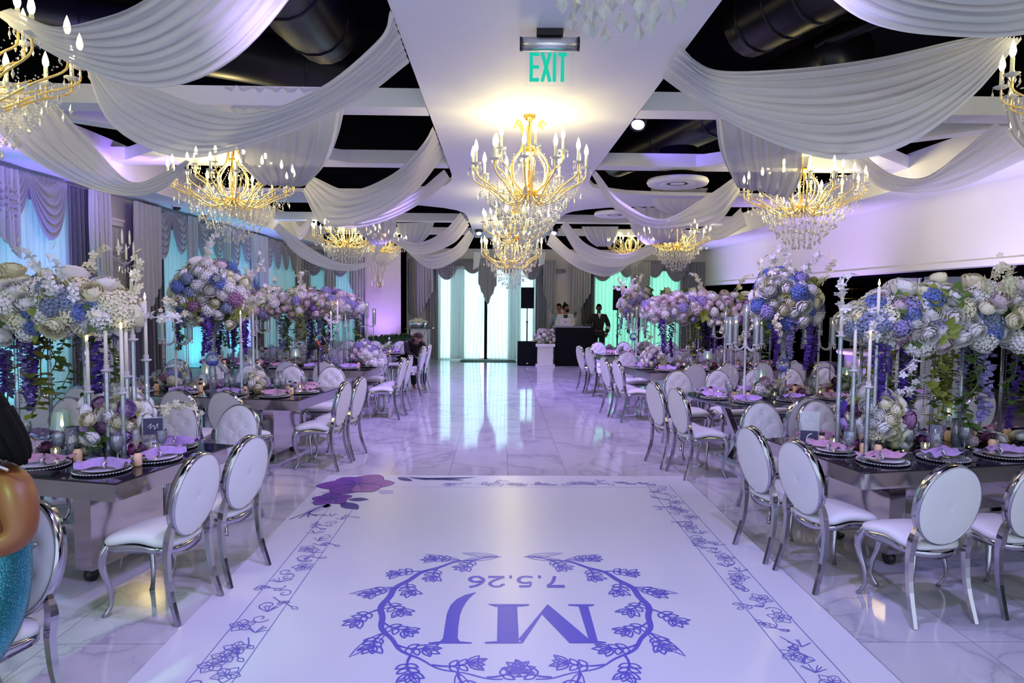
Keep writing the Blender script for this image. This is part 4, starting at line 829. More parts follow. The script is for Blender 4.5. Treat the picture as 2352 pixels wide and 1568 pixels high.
ORD=['nearest the aisle','second from the aisle','third from the aisle','fourth from the aisle','fifth from the aisle','sixth from the aisle']
def rigid(m):   # mirrored table frames are fine for boxes; for kits use a proper rotation at a point
    return m
rnd=random.Random(21)
for ti,(tn,c0,c1,side,style) in enumerate(TABS):
    m,x,y,c=tmat(c0,c1,side)
    def wp(a,b,z=.757): q=c+x*a+y*b; return Vector((q.x,q.y,z))
    # table thing, rotated so that its own frame stays right handed
    if side>0: tm=T(c.x,c.y,0,math.atan2(x.y,x.x))
    else:
        q=c+x*TL; tm=T(q.x,q.y,0,math.atan2(-x.y,-x.x))
    place(KT[style],tm,{'dark':'mirror-sided banquet table with dark glass top, the %s'%tn,'clear':'clear glass banquet table on splayed chrome legs, the %s'%tn}[style],'table','banquet tables')
    ayaw=math.atan2(y.y,y.x)-PI/2
    def chair(a,b,yaw,lab):
        p=wp(a,b,0)
        if not (seen((p.x,p.y,.9),90) or seen((p.x,p.y,.3),90)): return
        place(KCH,T(p.x+rnd.uniform(-.015,.015),p.y+rnd.uniform(-.015,.015),0,yaw+rnd.uniform(-.05,.05)),lab,'chair','white oval back chairs')
    n=5 if ti not in (0,4) else 4
    near0={0:.95,1:.38,2:.45,3:.45,4:.10,5:.40,6:.4,7:.4}[ti]; sp={0:.62,4:.60,1:.54,5:.54}.get(ti,.56)
    nb={0:-.36,1:-.47,4:-.30,5:-.42}.get(ti,-.34)
    for i in range(n):
        chair(near0+sp*i,nb,ayaw,'white oval-back chair, near side of %s, %s'%(tn,ORD[i]))
    for i in range(n): chair(.36+.58*i,TW+.34,ayaw+PI,'tufted white oval-back chair, far side of %s, %s'%(tn,ORD[i]))
    endyaw=math.atan2(x.y,x.x)-PI/2
    ea={0:-.20,1:-.16,4:-.10,5:-.22}.get(ti,-.2)
    for i,b in enumerate((.16,.66) if ti!=0 else (.10,.63)): chair(ea,b,endyaw,'white oval-back chair backing onto the aisle, %s, %s'%(('nearer one','farther one')[i],tn))
    # place settings on the edges
    seats=[('near side',.38+.56*i,.20,0,i) for i in range(5)]+[('far side',.36+.58*i,TW-.20,PI,i) for i in range(5)]+[('aisle end',.20,.56,-PI/2*side,0)]
    if ti==0: seats=[('near side',.30+.47*i,.22,0,i) for i in range(4)]+seats[5:]
    if ti==4: seats=[('near side',.33+.50*i,.22,0,i) for i in range(5)]+seats[5:]
    for (sd,a,b,ry_,i) in seats:
        p=wp(a,b)
        if not seen(p,40): continue
        far=ti%4>=2
        where='%s of %s'%(sd,tn) if sd=='aisle end' else '%s of %s, %s'%(sd,tn,ORD[i])
        yw=ayaw+ry_
        place(KCG,T(p.x,p.y,.7575,yw),'beaded clear charger plate, %s'%where,'charger plate','beaded charger plates')
        if i%2==0 or ti==0: place(KPL,T(p.x+.01,p.y,.7625,yw),'white plate under a napkin, %s'%where,'plate','white dinner plates')
        kn=KNP[(i+ti)%3]; pinkish=kn is KNP[1]
        place(kn,T(p.x-.02*side,p.y,.7755,yw+rnd.uniform(-.35,.35)),'%s napkin with ring, %s'%('rose pink' if pinkish else 'lilac',where),'napkin','folded napkins')
        d=(y if sd=='near side' else (-y if sd=='far side' else x)); e_=Vector((-d.y,d.x,0))
        q=p+d*.22+e_*.09
        place(KGO,T(q.x,q.y,.7575),'stemmed water goblet, %s'%where,'goblet','water goblets')
        if (i+ti)%2==0:
            q=p+d*.25-e_*.03; place(KFL,T(q.x,q.y,.7575),'champagne flute with amber drink, %s'%where,'champagne flute','champagne flutes')
        q=p+d*.17-e_*.11; place(KBT,T(q.x,q.y,.7575),'peach bottle with black cap, %s'%where,'bottle','favour bottles')
    # middle runner: low flower clumps, votives, vases
    cols=[('rose','plum'),('hyd','dusty'),('rose','mauve'),('rose','white'),('rose','lilac'),('hyd','blush'),('peony','white'),('rose','rose'),('rose','cream')]
    k=0
    for j in range(9):
        a=.42+j*.31; p=wp(a,TW/2+rnd.uniform(-.06,.06))
        if not seen(p,30): continue
        r2=random.Random(ti*31+j); e=props(link('low_flower_cluster',None,None,T(p.x,p.y,.757)),'low flower cluster on %s, %s counting from the aisle'%(tn,['first','second','third','fourth','fifth','sixth','seventh','eighth','ninth'][j]),'flower arrangement','low runner flowers')
        build('greenery',MB().ball((0,0,.028),.06,8,5,.45),M['leaf'],e)
        for q in range(5):
            kd,cc=cols[(j+q*4+ti)%9]; nm,me=fmesh(kd,cc); aa=q*1.26; d=(.055*cos(aa),.055*sin(aa),.055); link(nm,me,e,orient(d,(cos(aa),sin(aa),1.1),.042 if kd!='hyd' else .05,aa))
        for dx,dy in ((.15,-.13),(-.1,.14)):
            q=wp(a+dx,TW/2+dy)
            if (j+(dx>0))%2==0: place(KVO,T(q.x,q.y,.7575),'lit votive glass beside the %s low cluster of %s, %s side'%(['first','second','third','fourth','fifth','sixth','seventh','eighth','ninth'][j],tn,'near' if dy<0 else 'far'),'candle','votive candles')
TM={t[0]:tmat(t[1],t[2],t[3]) for t in TABS}
def tp(ti,a,b,z=.7575):
    m,x,y,c=TM[TABS[ti][0]]; q=c+x*a+y*b; return q.x,q.y,z
def tframe(ti,a,b):
    m,x,y,c=TM[TABS[ti][0]]; s=TABS[ti][3]; q=c+x*a+y*b; return T(q.x,q.y,0,math.atan2(x.y*s,x.x*s))
# tall pieces ---------------------------------------------------
canopy_piece(tframe(0,.55,.62),'long white, blue and violet flower canopy on clear poles above the front curtain-side table',-2.1,.12,2.02,1.56,0,.30,92,PALW,3,30,1.12)
canopy_piece(tframe(4,.62,.62),'long cream, white and blue flower canopy on clear poles above the front bar-side table',-.30,2.2,2.02,1.48,0,.30,96,PALW,4,28,1.15)
canopy_piece(tframe(2,.30,.6),'lilac and white flower canopy on clear poles above the third curtain-side table',-2.35,0,2.02,1.50,0,.30,90,PALL,5,24,1.1)
canopy_piece(tframe(6,.15,.6),'lilac and blush flower canopy on clear poles above the third bar-side table',0,2.5,2.0,1.48,0,.32,95,PALL,6,24,1.15)
ball_piece(T(-3.35,8.05,.757),'tall white and blue flower globe in a trumpet vase on the second curtain-side table',.42,1.10,62,PALW,8,size=1.15,hn=16)
ball_piece(T(3.28,7.75,.757),'tall blue and white flower globe in a trumpet vase on the second bar-side table',.36,1.10,56,[('hyd','blue',5),('peony','white',5),('rose','cream',3),('hyd','white',3),('hyd','periwinkle',2)],9,size=1.2)
ball_piece(T(2.75,13.8,.757),'round lilac and white flower globe on the rear bar-side table, before the speaker',.30,1.04,40,PALL,10,size=1.1,hn=8)
# front centre bouquets
def bouquet(mt,label,r,n,pal,seed,h=.2):
    rnd=random.Random(seed); e=props(link('table_bouquet',None,None,mt),label,'flower arrangement')
    def sf(i,n_):
        zz=1-1.5*(i+.5)/n_; a=i*2.39996; q=math.sqrt(max(0,1-zz*zz)); d=Vector((q*cos(a),q*sin(a),zz)); return tuple(d*r+Vector((0,0,h))),tuple(d)
    build('greenery',MB().ball((0,0,h),r*.85,12,7),M['leaf'],e); flower_mass(e,rnd,sf,n,pal,1.0,1,3)
    build('bowl',MB().lathe([(.05,0),(.09,.01),(.11,h*.6),(.10,h*.6),(.001,h*.5)],16),M['acrylic'],e); return e
PB=[('rose','white',7),('rose','cream',5),('peony','violet',1),('rose','lilac',2),('rose','plum',1),('hyd','cream',2),('peony','white',4),('rose','mauve',1)]
bouquet(T(*tp(4,.58,.60)),'dense bouquet of white, lilac and deep purple roses at the aisle end, front bar-side table',.21,66,PB,31,.22)
bouquet(T(*tp(0,.60,.66)),'loose bouquet of cream, lilac and plum roses at the aisle end, front curtain-side table',.20,56,PB,32,.22)
bouquet(T(*tp(6,.35,.6)),'bouquet of white and violet blooms at the aisle end, third bar-side table',.17,44,PB,33,.16)
bouquet(T(*tp(2,.25,.62)),'bouquet of white blush blooms with violet accents at the aisle end, third curtain-side table',.20,48,PALL,34,.18)
bouquet(T(*tp(5,.75,.5)),'small white bouquet among the goblets, second bar-side table',.10,12,PALW,35,.1)
bouquet(T(*tp(1,.75,.5)),'small white bouquet with plum buds, second curtain-side table',.10,12,PALW,36,.1); bouquet(T(*tp(1,1.9,.6)),'small white bouquet before the candelabra, second curtain-side table',.12,14,PALW,37,.12)
bouquet(T(*tp(5,1.9,.5)),'small white and plum bouquet beside the trumpet vase, second bar-side table',.11,12,PB,38,.1)
bouquet(T(*tp(3,.9,.6)),'small pale bouquet on the rear curtain-side table',.12,14,PALW,39,.12); bouquet(T(*tp(7,.9,.6)),'small pale bouquet on the rear bar-side table',.12,14,PALW,40,.12)
# candlesticks: heights from the photo
n_=0
TK={}
def stick(px_,ytip,Y,label,c=.30):
    tip=atY(px_,ytip,Y); h=max(.12,round((tip.z-.757-c-.06)/.05)*.05)
    if (h,c) not in TK: TK[(h,c)]=taper(h,c)
    place(TK[(h,c)],T(tip.x,tip.y,.7575),label,'candlestick','tall crystal candlesticks')
for a in ((301,625,4.75,'tallest lit taper on a clear column before the curtained wall',.42),(332,665,4.85,'taper candle on a clear column, last toward the second curtain-side table',.42),(287,697,4.70,'slim lit taper between two taller candles, front curtain-side table',.42),
  (277,733,4.6,'lit taper on the shortest clear column, front curtain-side table',.42),(240,700,4.62,'taper candle in front of the white blooms, front curtain-side table',.40),(199,760,4.65,'short taper candle under the flower canopy, front curtain-side table',.34)): stick(*a)
for a in ((1936,647,4.95,'tallest lit taper on a clear column at the aisle end, front bar-side table',.36),(2020,645,4.85,'tall lit taper overlapping the blue hydrangea, front bar-side table',.36),(1967,715,4.9,'taper candle glowing inside the white blossoms, front bar-side table',.36),
  (2000,755,4.75,'taper candle leaning close to the green vine, front bar-side table',.36),(2063,788,5.1,'short taper candle behind the hanging vine, front bar-side table',.25)): stick(*a)
for a in ((552,712,7.8,'slim taper candle just beside the trumpet vase, second curtain-side table',.3),(580,705,8.2,'lit taper behind the trumpet vase, second curtain-side table',.3),(775,690,10.8,'white taper candle before the canopy, third curtain-side table',.4),(793,685,11.0,'tallest white taper before the canopy, third curtain-side table',.4),
  (760,712,10.7,'short white taper before the canopy, third curtain-side table',.4),(1530,700,10.9,'cream taper before the canopy, third bar-side table',.35),(1552,705,11.1,'second cream taper before the canopy, third bar-side table',.35)): stick(*a)
def cdl(px_,py_,Y,label,s=1.0):
    p=atY(px_,py_,Y); place(KCD,T(p.x,p.y,.7575,px_*.01,s=s),label,'candelabra','crystal candelabra with glass chimneys')
cdl(403,780,8.0,'crystal candelabra with glass chimneys before the cyan curtain, second curtain-side table',.98); cdl(1712,800,7.55,'crystal candelabra with bead strands at the aisle end, second bar-side table',1.0)
cdl(1880,800,7.75,'crystal candelabra with bead strands against the dark bar, second bar-side table',1.0); cdl(843,740,13.6,'crystal candelabra before the violet pier, rear curtain-side table',.98)
cdl(1462,760,13.4,'crystal candelabra before the green window, rear bar-side table',.95); cdl(590,790,11.1,'crystal candelabra behind the trumpet vase, third curtain-side table',.95); cdl(1665,790,11.0,'crystal candelabra under the canopy, third bar-side table',.9)
for ti,a,b,l in ((0,1.0,.60,'ribbed crystal lamp glowing behind the roses, front curtain-side table'),(4,.72,.66,'ribbed crystal lamp glowing beside the rose bouquet, front bar-side table'),(4,1.45,.8,'taller ribbed crystal lamp against the dark bar, front bar-side table'),
  (5,.95,.78,'ribbed crystal lamp with warm flame, second bar-side table, aisle end'),(5,2.2,.8,'ribbed crystal lamp beside the second candelabra, second bar-side table'),(1,1.55,.75,'ribbed crystal lamp glowing before the cyan curtain, second curtain-side table'),
  (2,1.3,.35,'ribbed crystal lamp under the canopy, third curtain-side table'),(6,1.2,.4,'ribbed crystal lamp under the canopy, third bar-side table')):
    x,y,z=tp(ti,a,b); place(KLA,T(x,y,z),l,'table lamp','ribbed crystal lamps')
for ti,a,b,l in ((0,.75,.44,'clear cylinder vase of water between goblets, front curtain-side table'),(4,1.25,.52,'clear cylinder vase with a floating candle, front bar-side table'),(1,1.1,.45,'clear cylinder vase with a floating candle, second curtain-side table'),(1,.6,.75,'clear cylinder vase near the aisle end, second curtain-side table'),
  (5,1.45,.5,'clear cylinder vase beside the trumpet vase, second bar-side table'),(5,2.6,.6,'clear cylinder vase beyond the trumpet vase, second bar-side table'),(6,.9,.4,'clear cylinder vase, third bar-side table'),(4,.90,.36,'short clear vase before the lamp, front bar-side table')):
    x,y,z=tp(ti,a,b); place(KCV,T(x,y,z),l,'vase','cylinder vases')
# table number signs
def sign(ti,a,b,num,l,top):
    x,y,z=tp(ti,a,b); side=TABS[ti][3]; e=props(link('table_number_sign',None,None,T(x,y,z,(.25 if side<0 else -.35))),l,'sign')
    build('clear_stand',MB().box(-.07,.07,-.003,.003,0,.27).box(-.07,.07,-.03,.03,0,.004),M['glass'],e)
    build('card',MB().box(-.062,.062,-.006,-.0035,.15 if top else .005,.262 if top else .12),M['card'],e)
    g=MB(); gl={'5':[([(.75,.0),(.25,.0),(.22,.45)],.1),([(.22,.45),(.5,.36),(.78,.5),(.82,.7),(.65,.93),(.3,.95),(.15,.85)],.12)],'6':[([(.75,.0),(.4,.15),(.2,.5),(.22,.8),(.5,.97),(.78,.8),(.75,.6),(.5,.47),(.24,.62)],.12)]}[num]
    for pts,w in gl:
        q=c2(pts,16) if len(pts)>3 else pts
        for (x0,y0),(x1,y1) in zip(q,q[1:]): g.tube([(-.03+.065*x0,-.008,.10-.085*y0),(-.03+.065*x1,-.008,.10-.085*y1)],.0045,5)
    build('numeral',g,M['ink'],e)
    s=MB(); s.tube([(v.x,-.008,v.y) for v in crom([(-.035,.2,0),(-.01,.225,0),(-.02,.19,0),(.005,.215,0),(.01,.185,0),(.03,.225,0),(.03,.19,0)],24)],.0022,4); build('script_line',s,M['ink'],e)
sign(0,.30,.66,'5','table number sign with white 5 and a navy script card, front curtain-side table',True)
sign(4,.16,.78,'6','table number sign with white 6 on dark card, front bar-side table',False)
# menu folder
x,y,z=tp(0,.62,.05); solo('menu_folder',MB().box(-.11,.11,-.05,.05,0,.012),M['blackm'],'black folded menu at the near edge of the front curtain-side table','menu',T(x,y,z,.1))
# ribbon bouquet drop on third table corner
x,y,z=tp(2,-.02,.30,0.757); e=props(link('ribbon_posy',None,None,T(x,y,z)),'white posy trailing two white ribbons off the corner of the third curtain-side table','flower arrangement')
r2=random.Random(4)
for i in range(10): nm,me=fmesh('peony' if i%2 else 'hyd','white'); d=Vector((cos(i*2.4)*.1,sin(i*2.4)*.08,.07+.05*r2.random())); link(nm,me,e,orient(d,d,.055,i))
for dx in (-.02,.03):
    rb=MB(); pl=crom([(0,-.05,.1),(.10+dx,-.06,.06),(.16+dx,-.06,-.10),(.17+dx,-.05,-.38)],14); rb.tube(pl,.012,4,flat=.2); build('ribbon',rb,M['cloth_white'],e)
# ---------------------------------------------------------------- people
def skinned(nodes_,edges,lev=1):
    """nodes_: [(pos, rx, ry)], first is the root; returns an MB with the grown surface"""
    me=bpy.data.meshes.new('tmp'); me.from_pydata([n[0] for n in nodes_],edges,[]); o=bpy.data.objects.new('tmp',me); COL.objects.link(o)
    sk=o.modifiers.new('s','SKIN'); sk.use_smooth_shade=True; ss=o.modifiers.new('u','SUBSURF'); ss.levels=lev; ss.render_levels=lev
    for i,n in enumerate(nodes_): d=me.skin_vertices[0].data[i]; d.radius=(n[1],n[2]); d.use_root=(i==0)
    dg=bpy.context.evaluated_depsgraph_get(); ev=o.evaluated_get(dg); m2=ev.to_mesh()
    b=MB().add([v.co.copy() for v in m2.vertices],[tuple(p.vertices) for p in m2.polygons]); ev.to_mesh_clear(); bpy.data.objects.remove(o); bpy.data.meshes.remove(me); return b
def head_mb(c,q=Matrix.Identity(3),s=1.0):
    """face looks along local -y"""
    b=MB(); k=20; n=14; vs=[]
    for i in range(n+1):
        t=PI*i/n; z=-cos(t)*.118
        for j in range(k):
            a=2*PI*j/k; r=sin(t)*.078; x=r*cos(a)*(1-.18*max(0,-z/.118)**1.5); y=r*1.15*sin(a)
            if y<0: y*=1-.10*max(0,-z/.118)
            f=math.exp(-(x/.012)**2)*math.exp(-((z+.012)/.022)**2) if y<0 else 0; y-=.022*f                       # nose
            f=sum(math.exp(-((x-e)/.014)**2)*math.exp(-((z-.012)/.012)**2) for e in (-.03,.03)) if y<0 else 0; y+=.008*f   # eye sockets
            f=math.exp(-(x/.022)**2)*math.exp(-((z+.052)/.009)**2) if y<0 else 0; y-=.007*f                        # lips
            vs.append((x,y,z))
    b.add(vs,[(i*k+j,i*k+(j+1)%k,(i+1)*k+(j+1)%k,(i+1)*k+j) for i in range(n) for j in range(k)])
    for sx in (-1,1): b.ball((sx*.078,.008,-.005),.018,8,5,1.5)
    o=MB(); o.merge(b,Matrix.Translation(c)@q.to_4x4()@Matrix.Scale(s,4)); return o
def hair_mb(c,q,s=1.0,cover=.02,long_=0):
    b=MB(); k=20; n=10; vs=[]
    for i in range(n+1):
        t=PI*(i/n)*.62
        for j in range(k):
            a=2*PI*j/k; lim=1 if sin(a)>-.3 else .62; tt=t*lim; r=sin(tt)*.088; vs.append((r*cos(a),r*1.17*sin(a)+.006,.124*cos(tt)+.004))
    b.add(vs,[(i*k+j,i*k+(j+1)%k,(i+1)*k+(j+1)%k,(i+1)*k+j) for i in range(n) for j in range(k)])
    if long_:
        for i in range(14): a=PI*i/13; b.tube(crom([(.085*cos(a),.03+.075*sin(a),.03),(.095*cos(a),.04+.08*sin(a),-.1),(.09*cos(a),.02+.09*sin(a),-long_)],6),[.028,.03,.028,.026,.022,.016,.006],6)
    o=MB(); o.merge(b,Matrix.Translation(c)@q.to_4x4()@Matrix.Scale(s,4)); return o
def hand_mb(w,d,up=(0,0,1),s=1.0):
    """palm with four fingers and a thumb, pointing along d from wrist w"""
    d=Vector(d).normalized(); x=d.cross(Vector(up)).normalized(); u=x.cross(d); b=MB(); w=Vector(w)
    b.tube([w,w+d*.03*s,w+d*.085*s],[.024*s,.036*s,.038*s],8,flat=.5)
    for i,(o,l) in enumerate(((-.030,.065),(-.010,.078),(.011,.072),(.030,.055))):
        p=w+d*.085*s+x*o*s; b.tube([p,p+d*l*.5*s-u*.006*s,p+d*l*.8*s-u*.022*s,p+d*l*.9*s-u*.034*s],[.0095*s,.009*s,.008*s,.006*s],6)
    p=w+d*.03*s-x*.03*s; b.tube([p,p+d*.03*s-x*.022*s,p+d*.06*s-x*.026*s-u*.012*s],[.011*s,.010*s,.007*s],6)
    return b
def person(label,loc,yaw,J,skin,clothes,hd,hairc,headq=None,long_=0,hands=True,group=None,scale=1):
    """J: joint positions (person faces -y). clothes: [(part name, material, [joint chains], extra radius)]"""
    RAD={'hip':(.135,.105),'waist':(.125,.095),'chest':(.155,.11),'neckb':(.07,.07),'neck':(.052,.055),'head':(.06,.06),'sl':(.062,.062),'sr':(.062,.062),'el':(.043,.043),'er':(.043,.043),'wl':(.028,.03),'wr':(.028,.03),'hl':(.088,.088),'hr':(.088,.088),'kl':(.058,.058),'kr':(.058,.058),'al':(.04,.04),'ar':(.04,.04),'tl':(.04,.03),'tr':(.04,.03)}
    E=[('hip','waist'),('waist','chest'),('chest','neckb'),('neckb','neck'),('neck','head'),('chest','sl'),('sl','el'),('el','wl'),('chest','sr'),('sr','er'),('er','wr'),('hip','hl'),('hl','kl'),('kl','al'),('al','tl'),('hip','hr'),('hr','kr'),('kr','ar'),('ar','tr')]
    names=['hip']+[k for k in J if k!='hip']; idx={k:i for i,k in enumerate(names)}
    body=skinned([(J[k],*RAD[k]) for k in names],[(idx[a],idx[b]) for a,b in E if a in idx and b in idx],2)
    q=headq or Matrix.Identity(3); hc=Vector(J['head'])+q@Vector((0,-.01,.05))
    body.merge(head_mb(hc,q),I4)
    if hands:
        for e,w in (('el','wl'),('er','wr')): body.merge(hand_mb(J[w],Vector(J[w])-Vector(J[e])),I4)
    mt=T(*loc,yaw,s=scale); o=props(build('person',body,M[skin],None,mt),label,'person',group)
    for nm,mm,ks,ex in clothes:
        ks=[k for k in ks if k in idx]; ii={k:i for i,k in enumerate(ks)}; ed=[(ii[a],ii[b]) for a,b in E if a in ii and b in ii]
        build(nm,skinned([(J[k],RAD[k][0]+ex,RAD[k][1]+ex) for k in ks],ed,2),M[mm],o)
    build('hair',hair_mb(hc,q,1,.02,long_),M[hairc],o); return o,hc,q
def stand(h=1.0,**k):
    J=dict(hip=(0,0,.95),waist=(0,0,1.12),chest=(0,0,1.33),neckb=(0,0,1.45),neck=(0,0,1.52),head=(0,-.01,1.60),sl=(-.19,0,1.40),sr=(.19,0,1.40),el=(-.27,-.02,1.13),er=(.27,-.02,1.13),wl=(-.22,-.2,.98),wr=(.22,-.2,.98),
      hl=(-.10,0,.88),hr=(.10,0,.88),kl=(-.11,-.01,.48),kr=(.11,-.01,.48),al=(-.11,.02,.07),ar=(.11,.02,.07),tl=(-.12,-.14,.03),tr=(.12,-.14,.03)); J.update(k); return J
TOP=['chest','waist','hip','sl','el','wl','sr','er','wr','neckb']; LEG=['hip','hl','kl','al','hr','kr','ar']
# man with beard and pale jacket behind the booth, looking aside
p=atY(1300,700,20.0); q=Matrix.Rotation(R(70),3,'Z')
J=stand(el=(-.25,-.05,1.12),wl=(-.10,-.28,1.10),er=(.25,-.05,1.12),wr=(.12,-.28,1.10))
o,hc,q=person('bearded person in a pale jacket over a navy shirt, head turned aside behind the laptop',(p.x,20.2,0),0,J,'skin2',[('jacket','cloth_white',TOP,.022),('trousers','cloth_black',LEG,.015)],None,'hair',q)
b=MB(); bb=MB().ball((0,-.055,-.085),.055,12,8,1.0); b.merge(bb,Matrix.Translation(hc)@q.to_4x4()); build('beard',b,M['hair'],o)
bb=MB().ball((0,.03,.135),.035,10,6); b=MB(); b.merge(bb,Matrix.Translation(hc)@q.to_4x4()); build('hair_bun',b,M['hair'],o)
build('shirt',MB().prism([(-.045,1.10),(.045,1.10),(.06,1.45),(-.06,1.45)],-.15,-.135,'y'),M['shirt'],o)
p=atY(1284,705,20.75); person('person in a grey suit partly hidden behind the bearded one',(p.x,20.7,0),R(-40),stand(),'skin2',[('jacket','cloth_grey',TOP,.02),('trousers','cloth_grey',LEG,.015)],None,'hair')
p=atY(1369,712,19.9); J=stand(el=(-.31,.02,1.13),wl=(-.33,-.16,.93),er=(.30,.02,1.13),wr=(.22,-.14,.92))
o,hc,q=person('person in a black cardigan with white shirt collar standing beside the black booth',(p.x+.12,20.15,0),0,J,'skin',[('cardigan','cloth_black',TOP,.03),('trousers','cloth_black',LEG,.02)],None,'hair')
build('shirt_collar',MB().prism([(-.055,1.50),(.055,1.50),(.0,1.34)],-.155,-.14,'y'),M['cloth_white'],o); build('badge',MB().lathe([(.001,-.145),(.045,-.145),(.045,-.15),(.001,-.15)],14,(0,0,0)),M['cloth_grey'],o,T(-.10,-.275,1.28,rx=PI/2,s=.55) if False else T(-.095,-.0,1.30,rx=PI/2)) 
for z in (1.02,1.06): build('sleeve_stripe',MB().tube([(.262+.02*(1.06-z)*5,-.05-.8*(1.06-z),z),(.252+.02*(1.06-z)*5,-.075-.8*(1.06-z),z-.012)],.070,10),M['cloth_white'],o)
# woman bending over her phone at the end of the rear curtain-side table
J=dict(hip=(0,.05,.55),waist=(0,.02,.72),chest=(0,-.14,.90),neckb=(0,-.24,.98),neck=(0,-.29,1.01),head=(0,-.35,1.04),sl=(-.17,-.14,.95),sr=(.17,-.14,.95),el=(-.20,-.30,.74),er=(.20,-.30,.74),wl=(-.07,-.45,.68),wr=(.07,-.45,.68),
  hl=(-.10,.03,.52),hr=(.10,.03,.52),kl=(-.11,-.40,.50),kr=(.11,-.40,.50),al=(-.10,-.40,.09),ar=(.10,-.40,.09),tl=(-.10,-.54,.04),tr=(.10,-.54,.04))
p=atY(952,800,14.3); q=Matrix.Rotation(R(35),3,'X')
place(KCH,T(p.x-.05,14.35,0,R(180)+R(25)),'white oval-back chair under the person bent over a phone','chair','white oval back chairs')
o,hc,q=person('person in black with long brown hair bent over a phone beside the rear curtain-side table',(p.x-.05,14.35,0),R(25),J,'skin3',[('blouse','cloth_black',TOP,.02),('trousers','cloth_black',LEG,.02)],None,'hair2',q,.28)
ph=MB().box(-.035,.035,-.55,-.47,.715,.722); solo('phone',ph,M['blackm'],'dark phone held in both hands by the person in black','phone',T(p.x-.05,14.35,0,R(25)))
# woman in the turquoise gown at the photo's lower margin, arm folded back over the tufted chair
CHX,CHY=-2.15,2.74
place(KCH,T(CHX,CHY,0,R(162)),'tufted chair lit green behind the person in the turquoise sequin gown','chair','white oval back chairs')
SK=[((-2.13,2.76,1.00),.13,.11),((-2.13,2.74,.78),.13,.11),((-2.14,2.72,.55),.15,.13),((-2.16,2.76,1.14),.06,.06),((-2.18,2.73,1.22),.055,.055),
 ((-2.02,2.72,1.13),.075,.075),((-1.945,2.66,1.10),.078,.078),((-1.90,2.62,1.00),.072,.075),((-1.885,2.59,.92),.060,.062),((-1.98,2.54,.90),.050,.05),((-2.14,2.50,.95),.042,.042),((-2.26,2.48,.98),.032,.034),
 ((-2.27,2.74,1.12),.07,.07),((-2.36,2.66,.95),.055,.055),((-2.36,2.5,.80),.04,.04),
 ((-2.22,2.68,.52),.09,.09),((-2.34,2.34,.50),.07,.07),((-2.34,2.30,.1),.045,.045),((-2.06,2.66,.52),.09,.09),((-2.14,2.30,.50),.07,.07),((-2.14,2.27,.1),.045,.045)]
SK=[((p[0]+.07,p[1],p[2]),a_,b__) for p,a_,b__ in SK]
arm=skinned(SK,[(0,1),(1,2),(0,3),(3,4),(0,5),(5,6),(6,7),(7,8),(8,9),(9,10),(10,11),(0,12),(12,13),(13,14),(2,15),(15,16),(16,17),(2,18),(18,19),(19,20)],2)
hq=Matrix.Rotation(R(-20),3,'Z'); hc=(-2.05,2.70,1.36)
arm.merge(head_mb(hc,hq),I4); arm.merge(hand_mb((-2.19,2.48,.98),(-1,-.1,.1)),I4); arm.merge(hand_mb((-2.29,2.5,.80),(0,-1,-.2)),I4)
o=props(build('person',arm,M['skin2']),'seated person in a turquoise sequin gown, bare arm bent beside the green lit chair','person')
gown=skinned([((-2.05,2.75,1.0),.15,.13),((-2.03,2.73,.80),.155,.13),((-2.04,2.70,.60),.18,.15),((-2.08,2.54,.50),.22,.17),((-2.17,2.30,.47),.21,.16),((-2.19,2.24,.25),.19,.15),((-2.19,2.22,.04),.20,.16)],[(0,1),(1,2),(2,3),(3,4),(4,5),(5,6)],2); build('gown',gown,M['sequin'],o)
hb=hair_mb(hc,hq,1.15,.02,.0)
for i in range(16): a=i*.4; hb.tube(crom([(hc[0]+.09*cos(a),hc[1]+.09*sin(a),1.40),(hc[0]+.03+.12*cos(a),hc[1]+.10*sin(a),1.28),(hc[0]+.09+.10*cos(a),hc[1]+.08*sin(a),1.19+.015*(i%3))],6),[.035,.036,.036,.034,.030,.022,.006],6)
build('hair',hb,M['hair'],o); st=MB(); strand(st,(-2.02,2.64,1.17),(-1.86,2.60,1.19),-.02,16,.008); build('beaded_strap',st,M['bead'],o)
# ---------------------------------------------------------------- far end furniture
bx=atY(1275,842,19.3).x; b2=atY(1364,842,19.3).x
e=empty('dj_booth',((bx+b2)/2,19.6,0),0,'plain black disc jockey booth with a dark front','booth'); w=(b2-bx)/2
build('front_panel',MB().box(-w,w,-.32,-.28,0,1.10).box(-w,-w+.04,-.28,.3,0,1.10).box(w-.04,w,-.28,.3,0,1.10),M['matte'],e); build('worktop',MB().box(-w-.01,w-.1,-.33,.32,1.10,1.13),mat('grey_top',(.25,.25,.3),.4),e)
px_=atY(1298,742,19.5).x; e=empty('laptop',(px_,19.42,1.13),0,'silver laptop open on the black booth','laptop'); build('screen_lid',MB().box(-.17,.17,0,.012,.01,.24),mat('silver_lid',(.5,.48,.62),.35,.6),e,T(rx=R(-12))); build('keyboard_base',MB().box(-.17,.17,.01,.25,0,.014),M['chrome'],e)
build('logo_mark',MB().lathe([(.001,0),(.018,0),(.018,.002),(.001,.002)],12),M['blackm'],e,T(0,-.026,.125,rx=PI/2-R(12)))
px_=atY(1322,742,19.5).x; e=empty('microphone',(px_,19.5,1.13),0,'microphone on a slim stand on the booth','microphone'); build('base',MB().lathe([(.001,0),(.06,0),(.05,.015),(.001,.02)],12),M['blackm'],e); build('stem',MB().tube([(0,0,.01),(0,0,.3)],.007,6),M['chrome'],e); build('head',MB().ball((0,0,.36),.03,10,6,1.6),M['blackm'],e)
